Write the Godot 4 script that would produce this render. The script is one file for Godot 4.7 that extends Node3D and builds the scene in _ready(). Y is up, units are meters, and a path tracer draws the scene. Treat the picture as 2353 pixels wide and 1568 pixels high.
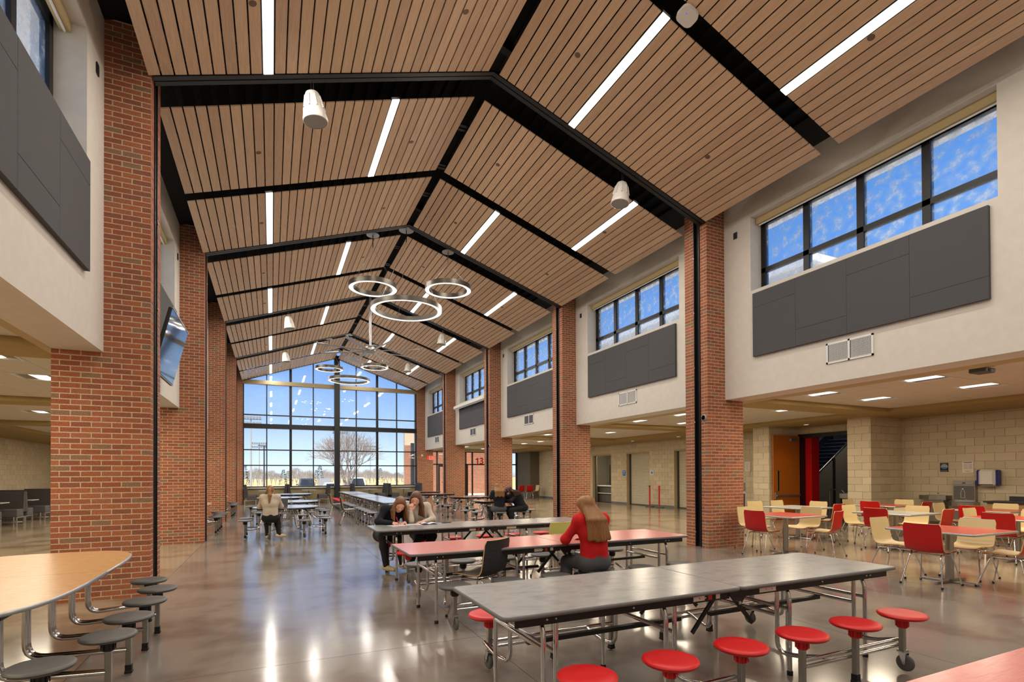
extends Node3D
# A school dining hall. X runs to the right across the hall, Y up; the hall recedes towards -Z (helpers take the distance D = -Z).

class MB:
	# collects triangles for one mesh
	var v := PackedVector3Array()
	var n := PackedVector3Array()
	var uv := PackedVector2Array()
	var c := PackedColorArray()
	var col := Color(1, 1, 1)
	var colored := false
	var t := Transform3D()
	func tri(a: Vector3, b: Vector3, d: Vector3, na: Vector3, nb: Vector3, nd: Vector3) -> void:
		a = t * a; b = t * b; d = t * d
		na = t.basis * na; nb = t.basis * nb; nd = t.basis * nd
		if (b - a).cross(d - a).dot(na + nb + nd) > 0.0:
			v.append(a); v.append(d); v.append(b)
			n.append(na); n.append(nd); n.append(nb)
		else:
			v.append(a); v.append(b); v.append(d)
			n.append(na); n.append(nb); n.append(nd)
		if colored:
			c.append(col); c.append(col); c.append(col)
	func flat(a: Vector3, b: Vector3, d: Vector3, nn: Vector3) -> void:
		tri(a, b, d, nn, nn, nn)
	func quad(a: Vector3, b: Vector3, d: Vector3, e: Vector3, nn: Vector3) -> void:
		tri(a, b, d, nn, nn, nn)
		tri(a, d, e, nn, nn, nn)
	func uquad(a: Vector3, b: Vector3, d: Vector3, e: Vector3, nn: Vector3) -> void:
		# quad with a full 0..1 texture; a is bottom left, b bottom right, d top right, e top left as seen from the front
		for k in [[a, e, d], [a, d, b]]:
			for p in k:
				v.append(t * p); n.append(t.basis * nn)
				if colored: c.append(col)
		for p in [Vector2(0, 1), Vector2(0, 0), Vector2(1, 0), Vector2(0, 1), Vector2(1, 0), Vector2(1, 1)]:
			uv.append(p)
	func box(x0: float, x1: float, y0: float, y1: float, d0: float, d1: float) -> void:
		# d is the distance along -Z
		hexa([Vector3(x0, y0, -d0), Vector3(x1, y0, -d0), Vector3(x1, y1, -d0), Vector3(x0, y1, -d0), Vector3(x0, y0, -d1), Vector3(x1, y0, -d1), Vector3(x1, y1, -d1), Vector3(x0, y1, -d1)])
	func cbox(ctr: Vector3, s: Vector3, b := Basis()) -> void:
		var h := s * 0.5
		var p := []
		for q in [Vector3(-1, -1, 1), Vector3(1, -1, 1), Vector3(1, 1, 1), Vector3(-1, 1, 1), Vector3(-1, -1, -1), Vector3(1, -1, -1), Vector3(1, 1, -1), Vector3(-1, 1, -1)]:
			p.append(ctr + b * (q * h))
		hexa(p)
	func hexa(p: Array) -> void:
		var m := Vector3()
		for q in p: m += q
		m /= 8.0
		for f in [[0, 1, 2, 3], [4, 5, 6, 7], [0, 1, 5, 4], [3, 2, 6, 7], [0, 3, 7, 4], [1, 2, 6, 5]]:
			var a: Vector3 = p[f[0]]; var b: Vector3 = p[f[1]]; var d: Vector3 = p[f[2]]; var e: Vector3 = p[f[3]]
			var nn := (d - a).cross(e - b).normalized()
			if nn.dot((a + b + d + e) * 0.25 - m) < 0.0: nn = -nn
			quad(a, b, d, e, nn)
	func rbox(ctr: Vector3, s: Vector3, r: float, b := Basis()) -> void:
		# box with chamfered edges and corners
		var h := s * 0.5
		var g := h - Vector3(r, r, r)
		var ax := [Vector3(1, 0, 0), Vector3(0, 1, 0), Vector3(0, 0, 1)]
		var idx := [[0, 1, 2], [1, 2, 0], [2, 0, 1]]
		for k in idx:
			var i: int = k[0]; var j: int = k[1]; var l: int = k[2]
			for s1 in [-1.0, 1.0]:
				var nn: Vector3 = ax[i] * s1
				var o: Vector3 = nn * h[i]
				var u: Vector3 = ax[j] * g[j]; var w: Vector3 = ax[l] * g[l]
				quad(ctr + b * (o - u - w), ctr + b * (o + u - w), ctr + b * (o + u + w), ctr + b * (o - u + w), b * nn)
				for s2 in [-1.0, 1.0]:
					# edge between +-i and +-j, running along l
					var n2: Vector3 = ax[j] * s2
					var p0: Vector3 = nn * h[i] + n2 * g[j]
					var p1: Vector3 = nn * g[i] + n2 * h[j]
					quad(ctr + b * (p0 - w), ctr + b * (p1 - w), ctr + b * (p1 + w), ctr + b * (p0 + w), b * (nn + n2).normalized())
		for sx in [-1.0, 1.0]:
			for sy in [-1.0, 1.0]:
				for sz in [-1.0, 1.0]:
					flat(ctr + b * Vector3(sx * h.x, sy * g.y, sz * g.z), ctr + b * Vector3(sx * g.x, sy * h.y, sz * g.z), ctr + b * Vector3(sx * g.x, sy * g.y, sz * h.z), b * Vector3(sx, sy, sz).normalized())
	func tube(pts: Array, r, seg := 8, caps := true) -> void:
		# r is one radius or an array with one for each point
		var rings := []
		var nrm := []
		var up := Vector3.UP
		var m := pts.size()
		var prev_u := Vector3()
		for i in m:
			var p: Vector3 = pts[i]
			var d: Vector3 = ((pts[mini(i + 1, m - 1)] as Vector3) - (pts[maxi(i - 1, 0)] as Vector3)).normalized()
			var u := prev_u
			if i == 0:
				u = d.cross(up if absf(d.y) < 0.95 else Vector3.RIGHT).normalized()
			u = (u - d * u.dot(d)).normalized()
			prev_u = u
			var w := d.cross(u)
			var rr: float = r[i] if r is Array else r
			var ring := []
			var rn := []
			for k in seg:
				var a := TAU * k / seg
				var q := u * cos(a) + w * sin(a)
				ring.append(p + q * rr); rn.append(q)
			rings.append(ring); nrm.append(rn)
		for i in m - 1:
			for k in seg:
				var k2 := (k + 1) % seg
				tri(rings[i][k], rings[i][k2], rings[i + 1][k2], nrm[i][k], nrm[i][k2], nrm[i + 1][k2])
				tri(rings[i][k], rings[i + 1][k2], rings[i + 1][k], nrm[i][k], nrm[i + 1][k2], nrm[i + 1][k])
		if caps:
			for e in [0, m - 1]:
				var d: Vector3 = (pts[e] as Vector3) - (pts[1 if e == 0 else m - 2] as Vector3)
				for k in seg:
					flat(pts[e], rings[e][k], rings[e][(k + 1) % seg], d.normalized())
	func lathe(prof: Array, ctr: Vector3, seg := 20, b := Basis(), smooth := true) -> void:
		# prof: Vector2(radius, height) from bottom to top, turned round local Y
		for i in prof.size() - 1:
			var p: Vector2 = prof[i]; var q: Vector2 = prof[i + 1]
			if p.is_equal_approx(q): continue
			var nn := Vector2(q.y - p.y, p.x - q.x).normalized()
			var n0 := nn; var n1 := nn
			if smooth:
				if i > 0:
					var a := (p - (prof[i - 1] as Vector2))
					var m0 := Vector2(a.y, -a.x).normalized()
					if m0.dot(nn) > 0.6: n0 = (m0 + nn).normalized()
				if i < prof.size() - 2:
					var a2 := ((prof[i + 2] as Vector2) - q)
					var m1 := Vector2(a2.y, -a2.x).normalized()
					if m1.dot(nn) > 0.6: n1 = (m1 + nn).normalized()
			for k in seg:
				var a0 := TAU * k / seg; var a1 := TAU * (k + 1) / seg
				var c0 := Vector3(cos(a0), 0, sin(a0)); var c1 := Vector3(cos(a1), 0, sin(a1))
				var Y := Vector3.UP
				if q.x > 0.0:
					tri(ctr + b * (c0 * p.x + Y * p.y), ctr + b * (c0 * q.x + Y * q.y), ctr + b * (c1 * q.x + Y * q.y), b * (c0 * n0.x + Y * n0.y), b * (c0 * n1.x + Y * n1.y), b * (c1 * n1.x + Y * n1.y))
				if p.x > 0.0:
					tri(ctr + b * (c0 * p.x + Y * p.y), ctr + b * (c1 * q.x + Y * q.y), ctr + b * (c1 * p.x + Y * p.y), b * (c0 * n0.x + Y * n0.y), b * (c1 * n1.x + Y * n1.y), b * (c1 * n0.x + Y * n0.y))
	func slab(poly: PackedVector2Array, y0: float, y1: float, b := Basis(), ctr := Vector3()) -> void:
		# polygon in local x,z lifted from y0 to y1
		var f := Geometry2D.triangulate_polygon(poly)
		for i in range(0, f.size(), 3):
			for yy in [y0, y1]:
				var q := []
				for k in 3: q.append(ctr + b * Vector3(poly[f[i + k]].x, yy, poly[f[i + k]].y))
				flat(q[0], q[1], q[2], b * Vector3(0, 1 if yy == y1 else -1, 0))
		var s := 0.0
		var m := poly.size()
		for i in m: s += poly[i].cross(poly[(i + 1) % m])
		for i in m:
			var p := poly[i]; var q2 := poly[(i + 1) % m]
			var e := (q2 - p).normalized() * signf(s)
			quad(ctr + b * Vector3(p.x, y0, p.y), ctr + b * Vector3(q2.x, y0, q2.y), ctr + b * Vector3(q2.x, y1, q2.y), ctr + b * Vector3(p.x, y1, p.y), b * Vector3(e.y, 0, -e.x))
	func ball(ctr: Vector3, r: Vector3, seg := 12, rows := 8, b := Basis()) -> void:
		for i in rows:
			var t0 := PI * i / rows - PI / 2; var t1 := PI * (i + 1) / rows - PI / 2
			for k in seg:
				var a0 := TAU * k / seg; var a1 := TAU * (k + 1) / seg
				var q := []
				for w in [[t0, a0], [t0, a1], [t1, a1], [t1, a0]]:
					q.append(Vector3(cos(w[0]) * cos(w[1]), sin(w[0]), cos(w[0]) * sin(w[1])))
				if i > 0: tri(ctr + b * (q[0] * r), ctr + b * (q[1] * r), ctr + b * (q[2] * r), b * (q[0] / r).normalized(), b * (q[1] / r).normalized(), b * (q[2] / r).normalized())
				if i < rows - 1: tri(ctr + b * (q[0] * r), ctr + b * (q[2] * r), ctr + b * (q[3] * r), b * (q[0] / r).normalized(), b * (q[2] / r).normalized(), b * (q[3] / r).normalized())
	func grid(pts: Array, closed := false) -> void:
		# rows of points: a smooth sheet through them
		var R := pts.size(); var C: int = pts[0].size()
		var nn := []
		for i in R:
			var row := []
			for j in C:
				var a: Vector3 = pts[mini(i + 1, R - 1)][j] - pts[maxi(i - 1, 0)][j]
				var j1 := (j + 1) % C if closed else mini(j + 1, C - 1)
				var j0 := (j - 1 + C) % C if closed else maxi(j - 1, 0)
				row.append((pts[i][j1] - pts[i][j0]).cross(a).normalized())
			nn.append(row)
		for i in R - 1:
			for j in (C if closed else C - 1):
				var k := (j + 1) % C
				tri(pts[i][j], pts[i][k], pts[i + 1][k], nn[i][j], nn[i][k], nn[i + 1][k])
				tri(pts[i][j], pts[i + 1][k], pts[i + 1][j], nn[i][j], nn[i + 1][k], nn[i + 1][j])
	func done() -> ArrayMesh:
		var m := ArrayMesh.new()
		if v.is_empty(): return m
		var a := []
		a.resize(Mesh.ARRAY_MAX)
		a[Mesh.ARRAY_VERTEX] = v
		a[Mesh.ARRAY_NORMAL] = n
		if uv.size() == v.size(): a[Mesh.ARRAY_TEX_UV] = uv
		if colored: a[Mesh.ARRAY_COLOR] = c
		m.add_surface_from_arrays(Mesh.PRIMITIVE_TRIANGLES, a)
		return m

const BAY := 5.87          # spacing of the piers
const PIER0 := 7.99        # near face of the first pier
const PDEP := 0.63         # pier depth along the hall
const LX := -1.41          # hall face of the left piers
const RX := 8.16           # hall face of the right piers
const WL := -1.90          # plane of the left upper wall
const WR := 8.65           # plane of the right upper wall
const SOF := 3.08          # underside of the upper walls
const RIDGE_Y := 8.33
const PITCH := 0.337
const ENDD := 31.8         # window wall at the end
const EYE := Vector3(0, 1.53, 0)

var M := {}
var used := {}
var rng := RandomNumberGenerator.new()

func P(x: float, y: float, d: float) -> Vector3: return Vector3(x, y, -d)
func numbered(s: String) -> String:
	if not used.has(s):
		used[s] = 0
		return s
	used[s] += 1
	return "%s_%03d" % [s, used[s]]
func tag(o: Node, label: String, category: String, group := "") -> void:
	o.set_meta("label", label)
	o.set_meta("category", category)
	if group: o.set_meta("group", group)
func thing(called: String, label: String, category: String, at := Vector3(), yaw := 0.0, group := "") -> Node3D:
	var o := Node3D.new()
	o.name = numbered(called)
	add_child(o)
	o.position = at
	o.rotation.y = yaw
	tag(o, label, category, group)
	return o
func part(mb: MB, called: String, mat: Material, parent: Node) -> MeshInstance3D:
	return pmesh(mb.done(), called, mat, parent)
func pmesh(mesh: Mesh, called: String, mat: Material, parent: Node) -> MeshInstance3D:
	var o := MeshInstance3D.new()
	o.mesh = mesh
	o.material_override = mat
	if parent == self:
		o.name = numbered(called)
		add_child(o)
	else:
		o.name = called
		parent.add_child(o, true)
	return o
func solo(mb: MB, called: String, mat: Material, label: String, category: String, group := "") -> MeshInstance3D:
	var o := part(mb, called, mat, self)
	tag(o, label, category, group)
	return o
func struct(called: String, label := "", category := "") -> Node3D:
	var o := Node3D.new()
	o.name = numbered(called)
	add_child(o)
	o.set_meta("kind", "structure")
	if label: o.set_meta("label", label)
	if category: o.set_meta("category", category)
	return o
func copy_of(o: Node3D, label: String, at: Vector3, yaw: float) -> Node3D:
	var base := o.name as String
	var cut := base.rfind("_0")
	if cut > 0: base = base.substr(0, cut)
	var k: Node3D = o.duplicate()
	k.name = numbered(base)
	add_child(k)
	k.position = at
	k.rotation.y = yaw
	k.set_meta("label", label)
	return k
func mat(called: String, color: Color, rough := 0.6, metal := 0.0, spec := 0.5) -> StandardMaterial3D:
	var m := StandardMaterial3D.new()
	m.resource_name = called
	m.albedo_color = color
	m.roughness = rough
	m.metallic = metal
	m.metallic_specular = spec
	M[called] = m
	return m
func noise_tex(seedv: int, freq: float, ramp: Array, size := 512, octaves := 4, kind := FastNoiseLite.TYPE_SIMPLEX_SMOOTH) -> NoiseTexture2D:
	var nz := FastNoiseLite.new()
	nz.seed = seedv
	nz.frequency = freq
	nz.noise_type = kind
	nz.fractal_octaves = octaves
	var tx := NoiseTexture2D.new()
	tx.width = size
	tx.height = size
	tx.seamless = true
	tx.noise = nz
	var gr := Gradient.new()
	gr.offsets = PackedFloat32Array(range(ramp.size()).map(func(i): return float(i) / (ramp.size() - 1)))
	gr.colors = PackedColorArray(ramp)
	tx.color_ramp = gr
	return tx
func tri_tex(m: StandardMaterial3D, tx: Texture2D, scale: Vector3, world := true) -> void:
	m.albedo_texture = tx
	m.uv1_triplanar = true
	m.uv1_world_triplanar = world
	m.uv1_scale = scale
func setup_view() -> void:
	var cam := Camera3D.new()
	cam.name = "camera"
	# lens raised (rising front): f = 1192 px on a 2353 x 1568 frame, principal point 297 px below the centre
	cam.projection = Camera3D.PROJECTION_FRUSTUM
	cam.near = 0.05
	cam.far = 600.0
	cam.size = 1568.0 / 1192.0 * cam.near
	cam.frustum_offset = Vector2(0, (1080.95 - 784.0) / 1192.0 * cam.near)
	var bx := Vector3(0.907279, -0.004473, 0.420505)
	var by := Vector3(0.000323, 0.999951, 0.009941)
	cam.transform = Transform3D(Basis(bx, by, bx.cross(by)).orthonormalized(), EYE)
	add_child(cam)
	cam.current = true
	var sky := ProceduralSkyMaterial.new()
	sky.sky_top_color = Color(0.28, 0.50, 0.78)
	sky.sky_horizon_color = Color(0.80, 0.88, 0.93)
	sky.sky_curve = 0.07
	sky.ground_horizon_color = Color(0.62, 0.60, 0.56)
	sky.ground_bottom_color = Color(0.45, 0.42, 0.38)
	sky.sky_energy_multiplier = SKY_E
	sky.ground_energy_multiplier = SKY_E
	sky.sun_angle_max = 1.0
	var env := Environment.new()
	env.background_mode = Environment.BG_SKY
	env.sky = Sky.new()
	env.sky.sky_material = sky
	env.tonemap_mode = Environment.TONE_MAPPER_LINEAR
	env.tonemap_exposure = EXPOSURE
	env.sdfgi_enabled = true
	env.ssao_enabled = true
	env.ssil_enabled = true
	var we := WorldEnvironment.new()
	we.name = "environment"
	we.environment = env
	add_child(we)
	var sun := DirectionalLight3D.new()
	sun.name = "sun"
	sun.light_color = Color(1.0, 0.95, 0.86)
	sun.light_energy = SUN_E
	sun.light_angular_distance = 0.6
	sun.shadow_enabled = true
	sun.look_at_from_position(Vector3(-1.4, 8.6, 5.0), Vector3.ZERO)
	add_child(sun)

const EXPOSURE := 1.0
const SKY_E := 1.3
const SUN_E := 3.2
const LINE_E := 8.2       # linear ceiling lights
const TROFFER_E := 3.4     # square lights of the low ceilings
const RING_E := 1.5

func lamp_area(parent: Node, at: Vector3, size: Vector2, energy: float, color: Color, toward := Vector3.DOWN) -> void:
	var l := AreaLight3D.new()
	l.name = "area_light"
	l.area_size = size
	l.light_energy = energy
	l.light_color = color
	l.area_range = 60.0
	l.area_attenuation = 2.0
	l.shadow_enabled = true
	parent.add_child(l, true)
	var up := Vector3.FORWARD if absf(toward.y) > 0.5 else Vector3.UP
	l.transform = Transform3D(Basis.looking_at(toward, up), at)

func setup_materials() -> void:
	rng.seed = 4711
	# brick: tone comes from vertex colours, grain from a fine noise
	var b := mat("brick", Color(1, 1, 1), 0.85)
	b.vertex_color_use_as_albedo = true
	tri_tex(b, noise_tex(3, 0.035, [Color(0.66, 0.66, 0.66), Color(0.93, 0.93, 0.93), Color(1, 1, 1)], 512, 5), Vector3(3, 3, 3))
	var mo := mat("mortar", Color(0.86, 0.79, 0.68), 0.95)
	tri_tex(mo, noise_tex(5, 0.06, [Color(0.80, 0.80, 0.80), Color(1, 1, 1)], 256, 4), Vector3(3, 3, 3))
	# ceiling slats: oak laminate
	for k in 3:
		var w := mat("slat_%d" % k, [Color(0.83, 0.71, 0.58), Color(0.79, 0.67, 0.55), Color(0.85, 0.73, 0.60)][k], 0.55)
		tri_tex(w, noise_tex(11 + k, 0.012, [Color(0.86, 0.82, 0.80), Color(1, 1, 1), Color(0.90, 0.88, 0.87), Color(1, 0.99, 0.97)], 512, 5), Vector3(9.0, 9.0, 0.25))
	mat("black_steel", Color(0.055, 0.055, 0.062), 0.45)
	mat("deck", Color(0.030, 0.030, 0.034), 0.7)
	mat("deck_rib", Color(0.05, 0.05, 0.06), 0.7)
	var g := mat("gypsum", Color(0.84, 0.82, 0.78), 0.9)
	tri_tex(g, noise_tex(21, 0.02, [Color(0.97, 0.97, 0.97), Color(1, 1, 1)], 256, 3), Vector3(1, 1, 1))
	mat("gypsum_beige", Color(0.72, 0.65, 0.50), 0.9)
	mat("bulkhead", Color(0.62, 0.53, 0.34), 0.85)
	var ct := mat("ceiling_tile", Color(0.80, 0.77, 0.71), 0.95)
	tri_tex(ct, noise_tex(23, 0.12, [Color(0.90, 0.90, 0.90), Color(1, 1, 1), Color(1, 1, 1)], 256, 3), Vector3(2, 2, 2))
	mat("tile_grid", Color(0.55, 0.52, 0.46), 0.9)
	var bl := mat("block", Color(1, 1, 1), 0.8)
	bl.vertex_color_use_as_albedo = true
	tri_tex(bl, noise_tex(27, 0.05, [Color(0.88, 0.88, 0.88), Color(1, 1, 1), Color(0.95, 0.95, 0.95)], 512, 5), Vector3(2.5, 2.5, 2.5))
	mat("block_joint", Color(0.70, 0.64, 0.50), 0.95)
	var p1 := mat("felt_panel", Color(0.33, 0.33, 0.34), 0.95)
	tri_tex(p1, noise_tex(31, 0.25, [Color(0.86, 0.86, 0.86), Color(1, 1, 1)], 256, 2), Vector3(6, 6, 6))
	mat("window_frame", Color(0.045, 0.045, 0.055), 0.4)
	mat("curtain_wall", Color(0.10, 0.105, 0.12), 0.4)
	mat("beam_beige", Color(0.62, 0.55, 0.42), 0.6)
	var gl := mat("glass", Color(0.75, 0.88, 1.0, 0.06), 0.02)
	gl.transparency = BaseMaterial3D.TRANSPARENCY_ALPHA
	# clerestory glass: streaked with dried water marks
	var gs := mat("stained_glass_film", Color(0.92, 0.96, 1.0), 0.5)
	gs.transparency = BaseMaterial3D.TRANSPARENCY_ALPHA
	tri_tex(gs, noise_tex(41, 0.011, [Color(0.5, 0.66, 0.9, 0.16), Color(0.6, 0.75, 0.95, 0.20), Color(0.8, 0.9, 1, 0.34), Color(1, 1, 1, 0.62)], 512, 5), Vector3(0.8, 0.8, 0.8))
	mat("vent_white", Color(0.88, 0.88, 0.87), 0.5)
	mat("vent_grey", Color(0.30, 0.30, 0.31), 0.6)
	mat("white_plastic", Color(0.82, 0.81, 0.78), 0.45)
	mat("blind_box", Color(0.72, 0.64, 0.46), 0.6)
	# polished concrete
	for k in 2:
		var f := mat(["concrete_grey", "concrete_tan"][k], [Color(0.62, 0.60, 0.575), Color(0.68, 0.63, 0.55)][k], 0.14, 0.0, 0.5)
		tri_tex(f, noise_tex(51 + k, 0.22, [Color(0.58, 0.56, 0.54), Color(0.82, 0.80, 0.79), Color(0.95, 0.95, 0.95), Color(0.86, 0.84, 0.82), Color(1, 1, 1)], 1024, 3, FastNoiseLite.TYPE_CELLULAR), Vector3(1.6, 1.6, 1.6))
		f.detail_enabled = true
		f.detail_blend_mode = BaseMaterial3D.BLEND_MODE_MUL
		f.detail_uv_layer = BaseMaterial3D.DETAIL_UV_2
		f.uv2_triplanar = true
		f.uv2_world_triplanar = true
		f.uv2_scale = Vector3(0.14, 0.14, 0.14)
		f.detail_albedo = noise_tex(57 + k, 0.012, [Color(0.72, 0.66, 0.64), Color(0.95, 0.94, 0.92), Color(1, 1, 1)], 512, 4)
	mat("floor_joint", Color(0.16, 0.15, 0.14), 0.7)
	mat("base_grey", Color(0.42, 0.42, 0.41), 0.6)
	for e in [["lamp_white", Color(1.0, 0.97, 0.92), 1.6], ["lamp_troffer", Color(1.0, 0.98, 0.94), 1.5], ["lamp_ring", Color(1.0, 0.98, 0.95), 1.4]]:
		var l := mat(e[0], Color(0.9, 0.9, 0.9), 0.5)
		l.emission_enabled = true
		l.emission = e[1]
		l.emission_energy_multiplier = e[2]
	mat("chrome", Color(0.80, 0.80, 0.81), 0.14, 1.0)
	mat("steel_brushed", Color(0.62, 0.61, 0.59), 0.32, 1.0)
	mat("alu", Color(0.70, 0.70, 0.70), 0.4, 0.9)
	mat("rubber", Color(0.05, 0.05, 0.05), 0.7)
	mat("black_plastic", Color(0.04, 0.04, 0.045), 0.45)
	mat("seat_red", Color(0.78, 0.035, 0.05), 0.42)
	var sg := mat("seat_grey", Color(0.36, 0.36, 0.355), 0.5)
	tri_tex(sg, noise_tex(61, 0.3, [Color(0.80, 0.80, 0.80), Color(1, 1, 1)], 256, 2), Vector3(4, 4, 4))
	mat("seat_pale", Color(0.46, 0.47, 0.48), 0.4)
const ORD := ["first", "second", "third", "fourth", "fifth", "sixth", "seventh", "eighth", "ninth", "tenth", "eleventh", "twelfth", "thirteenth", "fourteenth", "fifteenth", "sixteenth", "seventeenth", "eighteenth"]
const BRICK_TONES := [Color(0.40, 0.125, 0.052), Color(0.45, 0.145, 0.060), Color(0.35, 0.105, 0.045), Color(0.41, 0.145, 0.068), Color(0.31, 0.105, 0.052), Color(0.30, 0.165, 0.092)]
const BLOCK_TONES := [Color(0.56, 0.49, 0.345), Color(0.60, 0.525, 0.375), Color(0.53, 0.46, 0.32), Color(0.58, 0.50, 0.36)]
var unit_bricks := []
var unit_blocks := []

func tone() -> int:
	var r := rng.randf()
	return 5 if r < 0.07 else int(r * 9173.0) % 5

func unit_box(c: Color) -> ArrayMesh:
	var mb := MB.new()
	mb.colored = true
	mb.col = c
	mb.cbox(Vector3(), Vector3.ONE)
	return mb.done()

func lay(list: Array, parent: Node, called: String, units: Array, tones: Array, m: Material, most: int) -> void:
	# list: [lo, hi, tone] boxes; the nearest ones become parts of their own, the rest one joined part
	list.sort_custom(func(a, b): return ((a[0] + a[1]) * 0.5 - EYE).length_squared() < ((b[0] + b[1]) * 0.5 - EYE).length_squared())
	for i in mini(most, list.size()):
		var e: Array = list[i]
		var o := pmesh(units[e[2]], called, m, parent)
		o.position = (e[0] + e[1]) * 0.5
		o.scale = (e[1] - e[0]).abs()
	if list.size() > most:
		var mb := MB.new()
		mb.colored = true
		for i in range(most, list.size()):
			var e: Array = list[i]
			mb.col = tones[e[2]]
			mb.cbox((e[0] + e[1]) * 0.5, (e[1] - e[0]).abs())
		part(mb, called + "work", m, parent).set_meta("kind", "stuff")

func pier(k: int, side: int, label: String, individuals: int) -> void:
	# side -1 left, +1 right
	var d0 := PIER0 + k * BAY
	var ax := LX if side < 0 else RX
	var top := 7.3
	var o := struct("brick_pillar", label, "pillar")
	var list := []
	var C := 0.0677
	var J := 0.0130
	var wlow := 1.0
	var wup := 0.49
	var DEP := 0.092
	var mb := MB.new()
	var rec := 0.003
	var xw := func(u: float) -> float: return ax + side * u
	# mortar core: low wide part and upper narrow part, with a slot for the steel column
	for seg in [[0.0, 0.19], [0.37, PDEP]]:
		mb.box(minf(xw.call(rec), xw.call(wlow)), maxf(xw.call(rec), xw.call(wlow)), 0.0, SOF, d0 + seg[0] + (rec if seg[0] == 0.0 else 0.0), d0 + seg[1])
		mb.box(minf(xw.call(rec), xw.call(wup + 0.04)), maxf(xw.call(rec), xw.call(wup + 0.04)), SOF, top, d0 + seg[0] + (rec if seg[0] == 0.0 else 0.0), d0 + seg[1])
	mb.box(minf(xw.call(0.16), xw.call(wlow)), maxf(xw.call(0.16), xw.call(wlow)), 0.0, SOF, d0 + 0.18, d0 + 0.38)
	mb.box(minf(xw.call(0.16), xw.call(wup)), maxf(xw.call(0.16), xw.call(wup)), SOF, top, d0 + 0.18, d0 + 0.38)
	part(mb, "mortar_core", M.mortar, o)
	var y := -0.02
	var i := 0
	while y < top - 0.05:
		var y0 := maxf(y, 0.0)
		var y1 := y + C - J
		var w := wlow if y1 < SOF + 0.01 else wup
		# front course
		var u := 0.0
		if i % 2 == 1:
			list.append([P(xw.call(0.0), y0, d0), P(xw.call(DEP), y1, d0 + 0.19), tone()])
			u = DEP + J
		while u < w - 0.02:
			var u1 := minf(u + 0.1925, w)
			list.append([P(xw.call(u), y0, d0), P(xw.call(u1), y1, d0 + DEP), tone()])
			u = u1 + J
		# hall face
		if i % 2 == 0:
			list.append([P(xw.call(0.0), y0, d0 + DEP + J), P(xw.call(DEP), y1, d0 + 0.19), tone()])
			list.append([P(xw.call(0.0), y0, d0 + 0.37), P(xw.call(DEP), y1, d0 + PDEP), tone()])
		else:
			list.append([P(xw.call(0.0), y0, d0 + 0.37), P(xw.call(DEP), y1, d0 + 0.37 + DEP), tone()])
			list.append([P(xw.call(0.0), y0, d0 + 0.37 + DEP + J), P(xw.call(DEP), y1, d0 + PDEP), tone()])
		y += C
		i += 1
	lay(list, o, "brick", unit_bricks, BRICK_TONES, M.brick, individuals)
	# steel column in the slot with its bolts
	var sc := MB.new()
	var s := float(side)
	sc.box(minf(ax - s * 0.015, ax + s * 0.012), maxf(ax - s * 0.015, ax + s * 0.012), 0.0, top, d0 + 0.20, d0 + 0.215)
	sc.box(minf(ax - s * 0.015, ax + s * 0.012), maxf(ax - s * 0.015, ax + s * 0.012), 0.0, top, d0 + 0.345, d0 + 0.36)
	sc.box(minf(ax + s * 0.05, ax + s * 0.066), maxf(ax + s * 0.05, ax + s * 0.066), 0.0, top, d0 + 0.20, d0 + 0.36)
	sc.box(minf(ax + s * 0.0, ax + s * 0.05), maxf(ax + s * 0.0, ax + s * 0.05), 0.0, top, d0 + 0.20, d0 + 0.212)
	sc.box(minf(ax + s * 0.0, ax + s * 0.05), maxf(ax + s * 0.0, ax + s * 0.05), 0.0, top, d0 + 0.348, d0 + 0.36)
	var col := part(sc, "steel_column", M.black_steel, o)
	if k < 3:
		var bm := MB.new()
		bm.lathe([Vector2(0.0, 0.0), Vector2(0.017, 0.0), Vector2(0.017, 0.008), Vector2(0.008, 0.014), Vector2(0, 0.014)], Vector3(), 8, Basis(Vector3(0, 1, 0), Vector3(-s, 0, 0), Vector3(0, 0, 1)))
		var bolt := bm.done()
		var yb := 0.30
		while yb < 6.6:
			var q := pmesh(bolt, "bolt", M.steel_brushed, col)
			q.position = P(ax - s * 0.012, yb, d0 + 0.353)
			yb += 1.16

func slat_y(x: float) -> float: return RIDGE_Y - PITCH * absf(x - 3.40)

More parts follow.
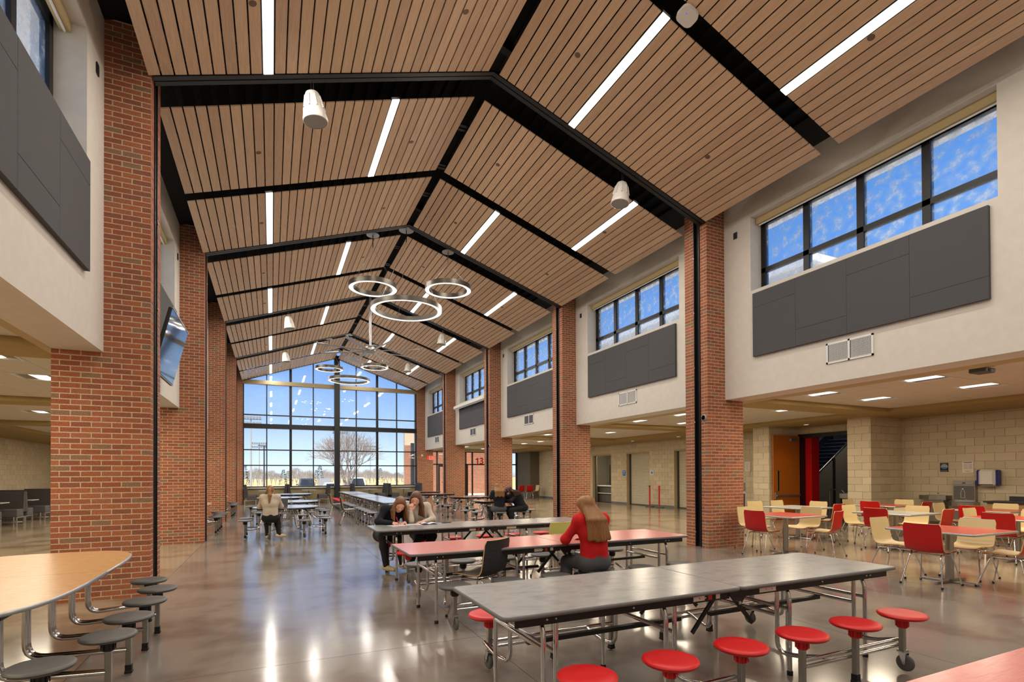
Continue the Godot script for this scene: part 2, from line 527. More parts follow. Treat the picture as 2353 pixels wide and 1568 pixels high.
func slat_field(side: int, dA: float, dB: float, lit: int, label: String) -> void:
	# one hung field of wood slats; lit: index of the slot that holds a light, or -1
	var o := struct("ceiling", label, "ceiling")
	var count := 32 if side < 0 else 31
	var x0 := -1.45 if side < 0 else 3.49
	var w := (3.31 + 1.45) / 32.0 if side < 0 else (8.14 - 3.49) / 31.0
	var ang := atan(PITCH) * (1.0 if side < 0 else -1.0)
	var bs := Basis(Vector3(0, 0, 1), ang)
	var mb := MB.new()
	mb.cbox(Vector3(), Vector3(w / cos(ang) - 0.021, 0.018, dB - dA))
	var mesh := mb.done()
	var clip := MB.new()
	for i in count:
		if i == lit: continue
		var xc := x0 + (i + 0.5) * w
		var q := pmesh(mesh, "slat", M["slat_%d" % [0, 1, 0, 2, 1, 0, 2][rng.randi() % 7]], o)
		q.transform = Transform3D(bs, P(xc, slat_y(xc) + 0.009, (dA + dB) * 0.5))
	# carriers across the back of the slats
	for k in 5:
		var d := dA + (dB - dA) * (0.06 + 0.22 * k)
		var xa := x0; var xb := x0 + count * w
		clip.cbox(P((xa + xb) * 0.5, slat_y((xa + xb) * 0.5) + 0.045, d), Vector3((xb - xa) / cos(ang), 0.03, 0.025), bs)
	part(clip, "carrier_rail", M.deck_rib, o)
	# sprinkler cover discs
	for xs in ([2.47, -0.20] if side < 0 else [4.30, 6.98]):
		var dm := MB.new()
		dm.lathe([Vector2(0, -0.004), Vector2(0.045, -0.004), Vector2(0.045, 0.0), Vector2(0, 0)], P(xs, slat_y(xs), (dA + dB) * 0.5 + 0.05), 14, bs)
		part(dm, "sprinkler_cover", M.sprinkler, o)
	if lit >= 0:
		var xl := x0 + (lit + 0.5) * w
		linear_light(xl, dA, dB, side, bs)

var n_linear := 0
func linear_light(xl: float, dA: float, dB: float, side: int, bs: Basis) -> void:
	var row := int(round((dA - 2.78) / (BAY * 0.5)))
	var t := thing("linear_ceiling_light", "", "ceiling light", P(xl, slat_y(xl), (dA + dB) * 0.5), 0.0, "linear lights between the ceiling slats")
	var names := {-1: "left", 1: "right"}
	t.set_meta("label", "glowing linear ceiling light on the %s slope, %s along the hall" % [names[side], ORD[row + 2]])
	var h := MB.new()
	var L := dB - dA + 0.02
	h.cbox(Vector3(0, 0.05, 0), Vector3(0.165, 0.006, L), bs)
	for s in [-1, 1]: h.cbox(bs * Vector3(s * 0.075, 0.03, 0), Vector3(0.006, 0.05, L), bs)
	part(h, "housing", M.black_steel, t)
	var d := MB.new()
	d.rbox(bs * Vector3(0, 0.004, 0), Vector3(0.132, 0.02, L), 0.004, bs)
	part(d, "diffuser", M.lamp_white, t)
	lamp_area(t, bs * Vector3(0, -0.012, 0), Vector2(0.125, L - 0.04), LINE_E, Color(1.0, 0.965, 0.92), bs * Vector3.DOWN)

func build_ceiling() -> void:
	mat("sprinkler", Color(0.42, 0.33, 0.27), 0.6)
	var k := 0
	for j in range(-1, 5):
		var o := 5.87 * j
		var A := [8.65 + o - BAY, 11.08 + o - BAY]
		var B := [11.38 + o - BAY, 13.85 + o - BAY]
		for side in [-1, 1]:
			var nm: String = {-1: "left", 1: "right"}[side]
			slat_field(side, A[0], A[1], (22 if side < 0 else 22), "wood slat ceiling field, %s slope, row %d" % [nm, k + 1])
			slat_field(side, B[0], B[1] if j < 4 else 31.44, 9, "wood slat ceiling field, %s slope, row %d" % [nm, k + 2])
		k += 2
	# roof deck above, black, with ribs
	var deck := struct("ceiling", "black steel roof deck above the wood slats", "ceiling")
	var mb := MB.new()
	for s in [-1, 1]:
		var xe := -2.5 if s < 0 else 9.3
		var bs := Basis(Vector3(0, 0, 1), atan(PITCH) * (1.0 if s < 0 else -1.0))
		var xm: float = (xe + 3.40) * 0.5
		mb.cbox(P(xm, slat_y(xm) + 0.75, 14.2), Vector3(absf(3.40 - xe) / cos(atan(PITCH)) + 0.02, 0.06, 36.4), bs)
	part(mb, "roof_deck", M.deck, deck)
	var rb := MB.new()
	for s in [-1, 1]:
		var bs := Basis(Vector3(0, 0, 1), atan(PITCH) * (1.0 if s < 0 else -1.0))
		for i in 20:
			var x := (-1.3 + i * 0.24) if s < 0 else (3.55 + i * 0.24)
			rb.cbox(P(x, slat_y(x) + 0.69, 14.2), Vector3(0.09, 0.06, 36.0), bs)
	part(rb, "deck_rib", M.deck_rib, deck)
	# trusses over the pier lines
	for kk in range(0, 5):
		var d := PIER0 + kk * BAY
		var t := struct("roof_beam", ["first black steel roof truss, nearest the camera overhead", "second black steel roof truss along the hall", "third black steel roof truss along the hall", "fourth black steel roof truss along the hall", "last black steel roof truss beside the window wall"][kk], "truss")
		for s in [-1, 1]:
			var bs := Basis(Vector3(0, 0, 1), atan(PITCH) * (1.0 if s < 0 else -1.0))
			var xe := LX + 0.02 if s < 0 else RX - 0.02
			var xm: float = (xe + 3.40) * 0.5
			var L := absf(3.40 - xe) / cos(atan(PITCH))
			var ch := MB.new()
			for e in [0.04, 0.14]:
				ch.cbox(P(xm, slat_y(xm) - 0.005, d + e), Vector3(L, 0.014, 0.08), bs)
				ch.cbox(P(xm, slat_y(xm) + 0.04, d + e + (0.035 if e < 0.1 else -0.035)), Vector3(L, 0.09, 0.012), bs)
			part(ch, "bottom_chord", M.black_steel, t)
			var tc := MB.new()
			tc.cbox(P(xm, slat_y(xm) + 0.62, d + 0.09), Vector3(L, 0.09, 0.14), bs)
			part(tc, "top_chord", M.black_steel, t)
			var steps := 6
			for i in steps:
				var xa: float = xe + (3.40 - xe) * float(i) / steps
				var xb: float = xe + (3.40 - xe) * float(i + 1) / steps
				var wb := MB.new()
				var p0 := P(xa, slat_y(xa) + (0.04 if i % 2 == 0 else 0.6), d + 0.09)
				var p1 := P(xb, slat_y(xb) + (0.6 if i % 2 == 0 else 0.04), d + 0.09)
				wb.tube([p0, p1], 0.022, 6)
				part(wb, "web_member", M.black_steel, t)
	# struts crossing the ridge slot and joists in the gaps between fields
	var jo := struct("roof_beam", "dark steel double struts crossing the open slot along the ridge", "steel struts")
	for j in range(0, 5):
		for dd in [9.55, 10.95, 12.2]:
			var d: float = dd + BAY * (j - 1)
			if d < 4.0 or d > 31.0: continue
			for e in [0.0, 0.12]:
				var st := MB.new()
				st.cbox(P(3.40, RIDGE_Y + 0.04, d + e), Vector3(0.5, 0.02, 0.07))
				part(st, "strut", M.black_steel, jo)

func upper_wall(side: int) -> void:
	var s := float(side)
	var xi := WL if side < 0 else WR       # hall face
	var xo := xi + s * 0.5
	var nm := "left" if side < 0 else "right"
	var o := struct("wall_" + nm, "white upper wall on the %s with clerestory windows" % nm, "wall")
	var mb := MB.new()
	var a := minf(xi, xo); var b := maxf(xi, xo)
	var y0 := 5.16; var y1 := 6.64; var top := 7.35
	var d0 := -4.0
	mb.box(a, b, SOF, y0, d0, 32.3)
	mb.box(a, b, y1, top, d0, 32.3)
	var dl := d0
	for k in range(-1, 5):
		var ws := PIER0 + k * BAY - 4.53
		mb.box(a, b, y0, y1, dl, ws)
		dl = PIER0 + k * BAY - 0.66
	mb.box(a, b, y0, y1, dl, 32.3)
	part(mb, "wall_face", M.gypsum, o)
	# thin reveal line where the soffit meets the face
	for k in range(-1, 5):
		window(k, side)
		if k >= 0 or side > 0: acoustic(k, side)
		if side > 0: vent(k, side)
		small_wall_box(k, side)

func window(k: int, side: int) -> void:
	var s := float(side)
	var dw := PIER0 + k * BAY
	var da := dw - 4.53; var db := dw - 0.66
	var xf := (WL if side < 0 else WR) + s * 0.30
	var num := (k + 2) + (0 if side < 0 else 6)
	var o := struct("window_%d" % num, "black framed clerestory window in the %s bay of the %s wall" % [ORD[k + 1], "left" if side < 0 else "right"], "window")
	var f := MB.new()
	var B := func(mb: MB, y0: float, y1: float, d0: float, d1: float, th := 0.09): mb.box(minf(xf, xf + s * th), maxf(xf, xf + s * th), y0, y1, d0, d1)
	var y0 := 5.16; var y1 := 6.64
	B.call(f, y0, y0 + 0.07, da, db)
	B.call(f, y1 - 0.13, y1, da, db)
	B.call(f, y0, y1, da, da + 0.06)
	B.call(f, y0, y1, db - 0.10, db)
	part(f, "window_frame", M.window_frame, o)
	var n := 4
	var w := (db - da) / n
	for i in range(1, n):
		var m := MB.new()
		B.call(m, y0, y1, da + w * i - 0.055, da + w * i + 0.055, 0.10)
		part(m, "mullion", M.window_frame, o)
	var r := MB.new()
	B.call(r, y0 + 0.40, y0 + 0.49, da, db)
	part(r, "rail", M.window_frame, o)
	for i in n:
		for row in 2:
			var g := MB.new()
			g.box(xf + s * 0.040, xf + s * 0.046, y0 + (0.07 if row == 0 else 0.49), (y0 + 0.40) if row == 0 else (y1 - 0.13), da + w * i + 0.05, da + w * (i + 1) - 0.05)
			part(g, "pane", M.stained_glass_film if (side > 0 or row == 0) else M.stained_glass_film, o)
	# roller blind in its box under the head
	var bb := MB.new()
	var xb := (WL if side < 0 else WR) + s * 0.14
	bb.box(minf(xb, xb + s * 0.10), maxf(xb, xb + s * 0.10), y1 - 0.13, y1 - 0.005, da + 0.02, db - 0.02)
	part(bb, "blind_box", M.blind_box, o)
	var hb := MB.new()
	hb.tube([P(xb + s * 0.05, y1 - 0.145, da + 0.05), P(xb + s * 0.05, y1 - 0.145, db - 0.05)], 0.014, 8)
	part(hb, "blind_hem_bar", M.vent_white, o)

func acoustic(k: int, side: int) -> void:
	var s := float(side)
	var dw := PIER0 + k * BAY
	var da := dw - 4.45; var db := dw - 0.74
	var xi := WL if side < 0 else WR
	var nm := "left" if side < 0 else "right"
	var o := thing("acoustic_panel", "charcoal felt acoustic panel under the clerestory window in the %s bay of the %s wall" % [ORD[k + 1], nm], "wall panel", Vector3(), 0.0, "acoustic panels under the clerestory windows")
	var cuts := [da, dw - 3.51, dw - 2.58, dw - 1.66, db]
	for i in 4:
		var sp := 4.13 if i % 2 == 0 else 4.79
		for row in [[3.83, sp], [sp, 5.075]]:
			var p := MB.new()
			var g := 0.0022
			p.rbox(P(xi - s * 0.029, (row[0] + row[1]) * 0.5, (cuts[i] + cuts[i + 1]) * 0.5), Vector3(0.052, row[1] - row[0] - g, cuts[i + 1] - cuts[i] - g), 0.003)
			part(p, "felt_board", M.felt_panel, o)

func vent(k: int, side: int) -> void:
	var s := float(side)
	var dc := PIER0 + k * BAY - 2.585
	var xi := WL if side < 0 else WR
	var o := thing("air_vent", "white framed double air grille in the %s bay of the %s wall" % [ORD[k + 1], "left" if side < 0 else "right"], "vent", P(xi - s * 0.003, 3.575, dc), 0.0, "air grilles under the acoustic panels")
	var f := MB.new()
	var H := 0.175; var W := 0.385
	var q := func(mb: MB, y0: float, y1: float, d0: float, d1: float, x0: float, x1: float): mb.box(minf(-s * x0, -s * x1), maxf(-s * x0, -s * x1), y0, y1, d0, d1)
	q.call(f, H - 0.03, H, -W, W, 0.0, 0.014)
	q.call(f, -H, -H + 0.03, -W, W, 0.0, 0.014)
	for e in [-W, -0.015, W - 0.03]: q.call(f, -H, H, e, e + 0.03, 0.0, 0.014)
	part(f, "vent_frame", M.vent_white, o)
	var bk := MB.new()
	q.call(bk, -H + 0.03, H - 0.03, -W + 0.03, W - 0.03, 0.0, 0.002)
	part(bk, "vent_back", M.vent_grey, o)
	if k < 2:
		for e in [-W + 0.03, 0.015]:
			var g := MB.new()
			for i in 16:
				var d: float = e + 0.325 * (i + 0.5) / 16.0
				q.call(g, -H + 0.03, H - 0.03, d - 0.003, d + 0.003, 0.002, 0.009)
			for i in 13:
				var y := -H + 0.03 + 0.29 * (i + 0.5) / 13.0
				q.call(g, y - 0.003, y + 0.003, e, e + 0.325, 0.002, 0.009)
			part(g, "vent_grid", M.vent_white, o)

func small_wall_box(k: int, side: int) -> void:
	# dark cover plate high on the wall between the window and the pier
	var s := float(side)
	var dc := PIER0 + k * BAY - 0.30
	var xi := WL if side < 0 else WR
	if k < 0 or k > 2: return
	var mb := MB.new()
	mb.cbox(P(xi - s * 0.009, 6.42, dc), Vector3(0.012, 0.13, 0.085))
	var o := solo(mb, "cover_plate", M.black_plastic, "small black cover plate high on the %s wall beside the %s brick pier" % ["left" if side < 0 else "right", ["nearest", "second", "third"][k]], "cover plate", "black cover plates beside the piers")

func end_wall() -> void:
	var o := struct("window_20", "tall gabled window wall of blue sky at the far end of the hall", "window")
	var cx := [-1.40, -0.24, 0.98, 2.18, 3.44, 4.57, 5.79, 6.97, 8.16]
	for i in cx.size():
		var w: float = [0.07, 0.055, 0.13, 0.055, 0.055, 0.055, 0.13, 0.055, 0.07][i]
		var x: float = cx[i]
		var m := MB.new()
		m.box(x - w * 0.5, x + w * 0.5, 0.9, slat_y(x) + 0.3, ENDD, ENDD + 0.14)
		part(m, "mullion", M.curtain_wall, o)
	for h in [[2.08, 2.14], [2.94, 3.0], [4.87, 4.93]]:
		var r := MB.new()
		r.box(-1.41, 8.16, h[0], h[1], ENDD + 0.005, ENDD + 0.13)
		part(r, "transom", M.curtain_wall, o)
	var big := MB.new()
	big.box(-1.55, 8.30, 4.14, 4.40, ENDD - 0.18, ENDD + 0.10)
	part(big, "wind_beam", M.curtain_wall, o)
	var beam := MB.new()
	beam.box(-1.41, 8.16, 6.58, 6.79, ENDD - 0.22, ENDD + 0.12)
	part(beam, "ledge_beam", M.beam_beige, o)
	var fr := MB.new()
	fr.box(-1.41, 8.16, 0.86, 0.95, ENDD, ENDD + 0.14)
	part(fr, "sill_frame", M.curtain_wall, o)
	var ys := [0.95, 2.08, 2.94, 4.14, 4.90, 6.70]
	for i in 8:
		for j in 5:
			var g := MB.new()
			g.box(cx[i], cx[i + 1], ys[j], ys[j + 1], ENDD + 0.06, ENDD + 0.066)
			part(g, "pane", M.glass, o)
		var gp := MB.new()
		var a := P(cx[i], 6.70, ENDD + 0.06); var b := P(cx[i + 1], 6.70, ENDD + 0.06)
		var c := P(cx[i + 1], slat_y(cx[i + 1]) + 0.3, ENDD + 0.06); var d := P(cx[i], slat_y(cx[i]) + 0.3, ENDD + 0.06)
		var z := Vector3(0, 0, -0.006)
		gp.hexa([a, b, c, d, a + z, b + z, c + z, d + z])
		part(gp, "pane", M.glass, o)
	# low wall and ledge under the glass
	var lw := struct("wall_far", "low beige wall and stone ledge below the far window wall", "wall")
	var m2 := MB.new()
	m2.box(-1.6, 8.35, 0.0, 0.83, ENDD - 0.08, ENDD + 0.16)
	part(m2, "wall_face", M.gypsum_beige, lw)
	var m3 := MB.new()
	m3.rbox(P(3.375, 0.86, ENDD - 0.04), Vector3(9.9, 0.06, 0.34), 0.008)
	part(m3, "window_ledge", M.white_plastic, lw)
	# piers' return above
	var g2 := MB.new()
	for xx in [[-2.5, -1.41], [8.16, 9.3]]:
		g2.box(xx[0], xx[1], 0.0, 7.6, ENDD + 0.25, ENDD + 0.45)
	part(g2, "wall_return", M.gypsum_beige, lw)
	# centre post
	var c := MB.new()
	c.rbox(P(3.44, 4.2, ENDD - 0.30), Vector3(0.30, 8.5, 0.30), 0.01)
	part(c, "column_shaft", M.curtain_wall, struct("steel_column", "dark steel centre post rising to the ridge before the window wall", "post"))

func build_floor() -> void:
	var o := struct("floor", "polished grey concrete floor", "floor")
	var zones := [[-9.7, LX, M.concrete_tan], [LX, RX, M.concrete_grey], [RX, 16.5, M.concrete_tan]]
	var base := MB.new()
	base.box(-9.8, 22.0, -0.30, -0.006, -4.2, 34.5)
	part(base, "floor_base", M.floor_joint, o)
	var ds := []
	var d := -4.2
	while d < 34.4:
		ds.append(d)
		d += BAY * 0.5
	for z in zones:
		var n: int = 3 if z[1] - z[0] > 8.4 else 2
		var w: float = (z[1] - z[0]) / n
		for i in n:
			for j in ds.size():
				var da: float = ds[j]
				var m := MB.new()
				var g := 0.0025
				var yy := 0.0
				m.box(z[0] + i * w + g, z[0] + (i + 1) * w - g, -0.02, yy, da + g, da + BAY * 0.5 - g)
				part(m, "floor_slab", z[2], o)
func block_wall(o: Node3D, origin: Vector3, along: Vector3, into: Vector3, length: float, y0: float, y1: float, holes: Array, individuals: int, offset := 0.0) -> void:
	# courses of concrete block on a vertical face; holes: [a0, a1, y0, y1] along the face
	var C := 0.2032; var L := 0.4064; var J := 0.0095
	var list := []
	var y := y0
	var i := 0
	while y < y1 - 0.02:
		var a := -(L * 0.5 if i % 2 == 1 else 0.0) - offset
		while a < length:
			var spans := [[maxf(a, 0.0), minf(a + L - J, length)]]
			var ya := y; var yb := minf(y + C - J, y1)
			for h in holes:
				if yb <= h[2] + 0.02 or ya >= h[3] - 0.02: continue
				var nx := []
				for s in spans:
					if s[1] <= h[0] or s[0] >= h[1]: nx.append(s)
					else:
						if s[0] < h[0] - 0.01: nx.append([s[0], h[0]])
						if s[1] > h[1] + 0.01: nx.append([h[1], s[1]])
				spans = nx
			for s in spans:
				if s[1] - s[0] < 0.015: continue
				var p: Vector3 = origin + along * s[0] + Vector3.UP * ya
				var q: Vector3 = origin + along * s[1] + Vector3.UP * yb + into * 0.05
				list.append([Vector3(minf(p.x, q.x), minf(p.y, q.y), minf(p.z, q.z)), Vector3(maxf(p.x, q.x), maxf(p.y, q.y), maxf(p.z, q.z)), rng.randi() % 4])
			a += L
		y += C
		i += 1
	lay(list, o, "block", unit_blocks, BLOCK_TONES, M.block, individuals)

func troffer(x: float, d: float, label: String) -> void:
	var t := thing("square_ceiling_light", label, "ceiling light", P(x, 3.18, d), 0.0, "square recessed lights of the low ceilings")
	var f := MB.new()
	for e in [[-0.305, -0.28, -0.305, 0.305], [0.28, 0.305, -0.305, 0.305], [-0.28, 0.28, -0.305, -0.28], [-0.28, 0.28, 0.28, 0.305]]:
		f.box(e[0], e[1], -0.008, 0.05, e[2], e[3])
	part(f, "frame", M.vent_white, t)
	var g := MB.new()
	g.box(-0.28, 0.28, 0.012, 0.02, -0.28, 0.28)
	part(g, "reflector", M.lamp_troffer, t)
	var c := MB.new()
	c.grid(range(5).map(func(i): return range(2).map(func(j): return Vector3(-0.12 + 0.06 * i, 0.012 - 0.022 * sin(PI * i / 4.0), -0.27 + 0.54 * j))))
	part(c, "centre_lens", M.lamp_troffer, t)
	lamp_area(t, Vector3(0, -0.016, 0), Vector2(0.54, 0.54), TROFFER_E, Color(1.0, 0.93, 0.82))

func downlight(x: float, d: float, y: float, label: String) -> void:
	var t := thing("recessed_downlight", label, "downlight", P(x, y, d), 0.0, "small round downlights in the bulkheads")
	var r := MB.new()
	r.lathe([Vector2(0.075, -0.006), Vector2(0.095, -0.004), Vector2(0.095, 0.0), Vector2(0.075, 0.0)], Vector3(), 18)
	part(r, "trim_ring", M.vent_white, t)
	var l := MB.new()
	l.lathe([Vector2(0.0, -0.002), Vector2(0.075, -0.002), Vector2(0.075, 0.001), Vector2(0, 0.001)], Vector3(), 18)
	part(l, "lens", M.lamp_troffer, t)
	var sp := SpotLight3D.new()
	sp.name = "spot"
	sp.position = Vector3(0, -0.03, 0)
	sp.rotation.x = -PI / 2
	sp.spot_angle = 55.0
	sp.spot_angle_attenuation = 0.6
	sp.light_energy = 0.35
	sp.light_color = Color(1, 0.92, 0.8)
	sp.light_size = 0.07
	sp.spot_range = 20.0
	sp.shadow_enabled = true
	t.add_child(sp)

func aisle_ceiling(side: int) -> void:
	var s := float(side)
	var base := WL if side < 0 else WR
	var X := func(u: float) -> float: return base + s * u   # u outwards from the upper wall's face
	var nm := "left" if side < 0 else "right"
	var o := struct("ceiling", "low tiled ceiling over the %s aisle with olive bulkheads" % nm, "ceiling")
	var B := func(mb: MB, u0: float, u1: float, y0: float, y1: float, d0: float, d1: float): mb.box(minf(X.call(u0), X.call(u1)), maxf(X.call(u0), X.call(u1)), y0, y1, d0, d1)
	var u_tile := 0.85 if side > 0 else 0.62
	var u_end := 5.65
	var u_wall := 8.1
	var bk := MB.new()
	B.call(bk, 0.5, u_tile, SOF, 3.35, -4.0, 33.2)
	part(bk, "soffit_board", M.gypsum_beige, o)
	var bh := MB.new()
	for k in range(-1, 5):
		var dk := PIER0 + k * BAY
		B.call(bh, u_tile, u_end, SOF, 3.35, dk - 0.05, dk + 0.72 if k < 4 else 33.0)
	B.call(bh, u_end, u_wall, SOF, 3.35, -4.0, 33.2)
	part(bh, "bulkhead", M.bulkhead, o)
	var cap := MB.new()
	B.call(cap, 0.5, u_wall + 0.3, 3.35, 3.6, -4.3, 33.4)
	B.call(cap, u_tile, u_end, 3.192, 3.35, -4.0, 33.0)
	part(cap, "ceiling_grid", M.tile_grid, o)
	var ntile := 8
	var tw := (u_end - u_tile) / ntile
	var tm := MB.new()
	B.call(tm, 0, tw - 0.006, 0.0, 0.012, 0, 0.606)
	for k in range(-1, 5):
		var dk := PIER0 + k * BAY
		var da := dk + 0.72 - BAY; var db := dk - 0.05
		var far := MB.new()
		for i in ntile:
			var d := db
			var row := 0
			while d > da + 0.05:
				var l := minf(0.612, d - da)
				var lamp := (i in [1, 4]) and (row in [1, 4, 7])
				if not lamp:
					var q := MB.new() if k < 2 else far
					B.call(q, u_tile + i * tw + 0.003, u_tile + (i + 1) * tw - 0.003, 3.18, 3.192, d - l + 0.003, d - 0.003)
					if k < 2: part(q, "ceiling_tile", M.ceiling_tile, o)
				elif d > -0.5:
					var lane := "inner" if i == 1 else "outer"
					troffer(X.call(u_tile + (i + 0.5) * tw), d - l * 0.5, "lit square ceiling light in the %s aisle, %s in its %s row" % [nm, ORD[(k + 1) * 3 + 2 - int(row / 3)], lane])
				d -= 0.612
				row += 1
		if k >= 2: part(far, "ceiling_tile", M.ceiling_tile, o).set_meta("kind", "stuff")

func right_wall() -> void:
	var X := 16.4
	var o := struct("wall_right", "cream painted block wall of the right aisle with serving hatches", "wall")
	# backing with holes: [d0, d1, y0, y1]
	var holes := [[9.0, 12.2, 0.0, 3.2], [15.6, 18.08, 0.0, 2.575], [19.75, 21.51, 0.0, 2.575], [22.83, 24.61, 0.0, 2.575]]
	var mb := MB.new()
	var dl := -4.0
	for h in holes:
		mb.box(X + 0.012, X + 0.3, 0.0, 3.3, dl, h[0])
		if h[3] < 3.0: mb.box(X + 0.012, X + 0.3, h[3], 3.3, h[0], h[1])
		dl = h[1]
	mb.box(X + 0.012, X + 0.3, 0.0, 3.3, dl, 33.3)
	part(mb, "joint_backing", M.block_joint, o)
	# origin at D 33.3, running towards the camera so that the distance holes are mirrored
	var hs := []
	for h in holes: hs.append([33.3 - h[1], 33.3 - h[0], h[2], h[3]])
	block_wall(o, P(X, 0.0, 33.3), Vector3(0, 0, 1), Vector3(1, 0, 0), 37.0, 0.0, 3.12, hs, 300)
	var bb := struct("baseboard_right", "grey vinyl base along the right block wall", "baseboard")
	var b := MB.new()
	dl = -4.0
	for h in holes:
		b.box(X - 0.006, X, 0.0, 0.10, dl, h[0])
		dl = h[1]
	b.box(X - 0.006, X, 0.0, 0.10, dl, 33.0)
	part(b, "base_strip", M.base_grey, bb)
	# pilasters either side of the alcove
	for e in [[8.78, 9.42], [11.99, 12.62]]:
		var p := struct("wall_pilaster", "cream block pilaster beside the stair door alcove, %s" % ("near side" if e[0] < 10 else "far side"), "pilaster")
		var m := MB.new()
		m.box(14.95, 16.4, 0.0, 3.12, e[0] + 0.012, e[1] - 0.012)
		part(m, "joint_backing", M.block_joint, p)
		block_wall(p, P(14.94, 0, e[1]), Vector3(0, 0, 1), Vector3(1, 0, 0), e[1] - e[0], 0.0, 3.12, [], 120)
		block_wall(p, P(14.99, 0, e[0]), Vector3(1, 0, 0), Vector3(0, 0, -1), 1.41, 0.0, 3.12, [], 120, 0.2)
	# wall above the stair door and the frame
	var hd := struct("wall_door_head", "block wall above the stair door", "wall")
	var m4 := MB.new()
	m4.box(16.41, 16.7, 2.86, 3.3, 9.42, 11.99)
	part(m4, "joint_backing", M.block_joint, hd)
	block_wall(hd, P(16.4, 2.86, 11.99), Vector3(0, 0, 1), Vector3(1, 0, 0), 2.57, 0.0, 0.24, [], 60)
	var fr := struct("door_1", "black steel frame of the stair doorway", "door frame")
	var f := MB.new()
	f.box(16.36, 16.6, 2.74, 2.86, 9.42, 11.99)
	f.box(16.36, 16.6, 0.0, 2.86, 11.90, 11.99)
	f.box(16.36, 16.6, 0.0, 2.86, 9.42, 9.50)
	part(f, "door_frame", M.black_steel, fr)
	# roll-up shutters
	rollup(15.6, 17.98, "closed roll-up serving shutter, partly hidden by the nearest right brick pier")
	rollup(19.75, 21.4, "closed roll-up serving shutter behind the red crowd posts")
	for h in [[15.6, 18.08], [19.75, 21.51], [22.83, 24.61]]:
		var j := struct("trim_%d" % int(h[0]), "grey jamb lining of a serving hatch", "jamb")
		var m := MB.new()
		m.box(16.4, 16.72, 0.0, 2.575, h[1] - 0.012, h[1] + 0.0)
		m.box(16.4, 16.72, 0.0, 2.575, h[0], h[0] + 0.012)
		m.box(16.4, 16.72, 2.56, 2.575, h[0], h[1])
		part(m, "jamb", M.gypsum_beige, j)
		var g := MB.new()
		g.box(16.56, 16.62, 0.0, 2.56, h[1] - 0.075, h[1] - 0.02)
		part(g, "guide_rail", M.vent_grey, j)
	# end of the aisle: grey return and entry glazing
	var gr := struct("wall_return_right", "grey painted return wall beside the entry glazing", "wall")
	var mr := MB.new()
	mr.box(15.7, 16.4, 0.0, 3.1, 31.0, 33.2)
	part(mr, "wall_face", M.gypsum_grey, gr)

func rollup(d0: float, d1: float, label: String) -> void:
	var t := thing("roll_up_shutter", label, "shutter", P(16.6, 0, (d0 + d1) * 0.5))
	var W := d1 - d0 - 0.06
	var sl := MB.new()
	sl.grid([[-0.03, 0.0], [-0.018, 0.008], [0.0, 0.016], [0.018, 0.008], [0.03, 0.0]].map(func(e): return [Vector3(-e[1], e[0], W * 0.5), Vector3(-e[1], e[0], -W * 0.5)]))
	var mesh := sl.done()
	for i in 42:
		var q := pmesh(mesh, "shutter_slat", M.shutter, t)
		q.position = Vector3(0, 0.035 + i * 0.06, 0)
	var bk := MB.new()
	bk.box(0.002, 0.012, 0.0, 2.56, -W * 0.5, W * 0.5)
	part(bk, "shutter_back", M.shutter, t)
	var bb := MB.new()
	bb.box(-0.03, 0.02, 0.0, 0.05, -W * 0.5, W * 0.5)
	part(bb, "bottom_bar", M.vent_grey, t)

func build_aisles() -> void:
	mat("gypsum_grey", Color(0.40, 0.38, 0.33), 0.9)
	mat("shutter", Color(0.74, 0.71, 0.63), 0.35, 0.15)
	for c in BRICK_TONES: unit_bricks.append(unit_box(c))
	for c in BLOCK_TONES: unit_blocks.append(unit_box(c))
	aisle_ceiling(-1)
	aisle_ceiling(1)
	right_wall()
	# left aisle wall
	var o := struct("wall_aisle_left", "cream painted block wall of the left aisle", "wall")
	var mb := MB.new()
	mb.box(-9.95, -9.662, 0, 3.3, -4, 33.3)
	part(mb, "joint_backing", M.block_joint, o)
	block_wall(o, P(-9.65, 0, -4.0), Vector3(0, 0, -1), Vector3(-1, 0, 0), 37.2, 0.0, 3.12, [], 0)
	# walls behind the camera and at the left aisle's end close the building
	var bw := struct("wall_back", "plain wall behind the camera", "wall")
	var b := MB.new()
	b.box(-9.95, 16.7, 0.0, 3.6, -4.3, -4.0)
	b.box(-2.4, 9.15, 3.6, 9.3, -4.3, -4.0)
	part(b, "wall_face", M.gypsum, bw)
	var el := struct("wall_aisle_end", "block end wall of the left aisle", "wall")
	var e := MB.new()
	e.box(-9.95, -2.3, 0.0, 3.6, 33.0, 33.3)
	part(e, "wall_face", M.gypsum_beige, el)
func rounded_rect(w: float, h: float, r: float, seg := 5) -> PackedVector2Array:
	var p := PackedVector2Array()
	for c in [[w * 0.5 - r, h * 0.5 - r, 0.0], [-w * 0.5 + r, h * 0.5 - r, 90.0], [-w * 0.5 + r, -h * 0.5 + r, 180.0], [w * 0.5 - r, -h * 0.5 + r, 270.0]]:
		for i in seg + 1:
			var a := deg_to_rad(c[2] + 90.0 * i / seg)
			p.append(Vector2(c[0] + r * cos(a), c[1] + r * sin(a)))
	return p

func outline_band(poly: PackedVector2Array, y0: float, y1: float, out := 0.004) -> MB:
	# half-round edge band round a top
	var mb := MB.new()
	var m := poly.size()
	var rows := []
	for k in 5:
		var a := -PI / 2 + PI * k / 4.0
		var row := []
		for i in m:
			var e := (poly[(i + 1) % m] - poly[(i - 1 + m) % m]).normalized()
			var q := poly[i] + Vector2(e.y, -e.x) * (out + (y1 - y0) * 0.35 * cos(a))
			row.append(Vector3(q.x, (y0 + y1) * 0.5 + (y1 - y0) * 0.5 * sin(a), q.y))
		rows.append(row)
	mb.grid(rows, true)
	return mb

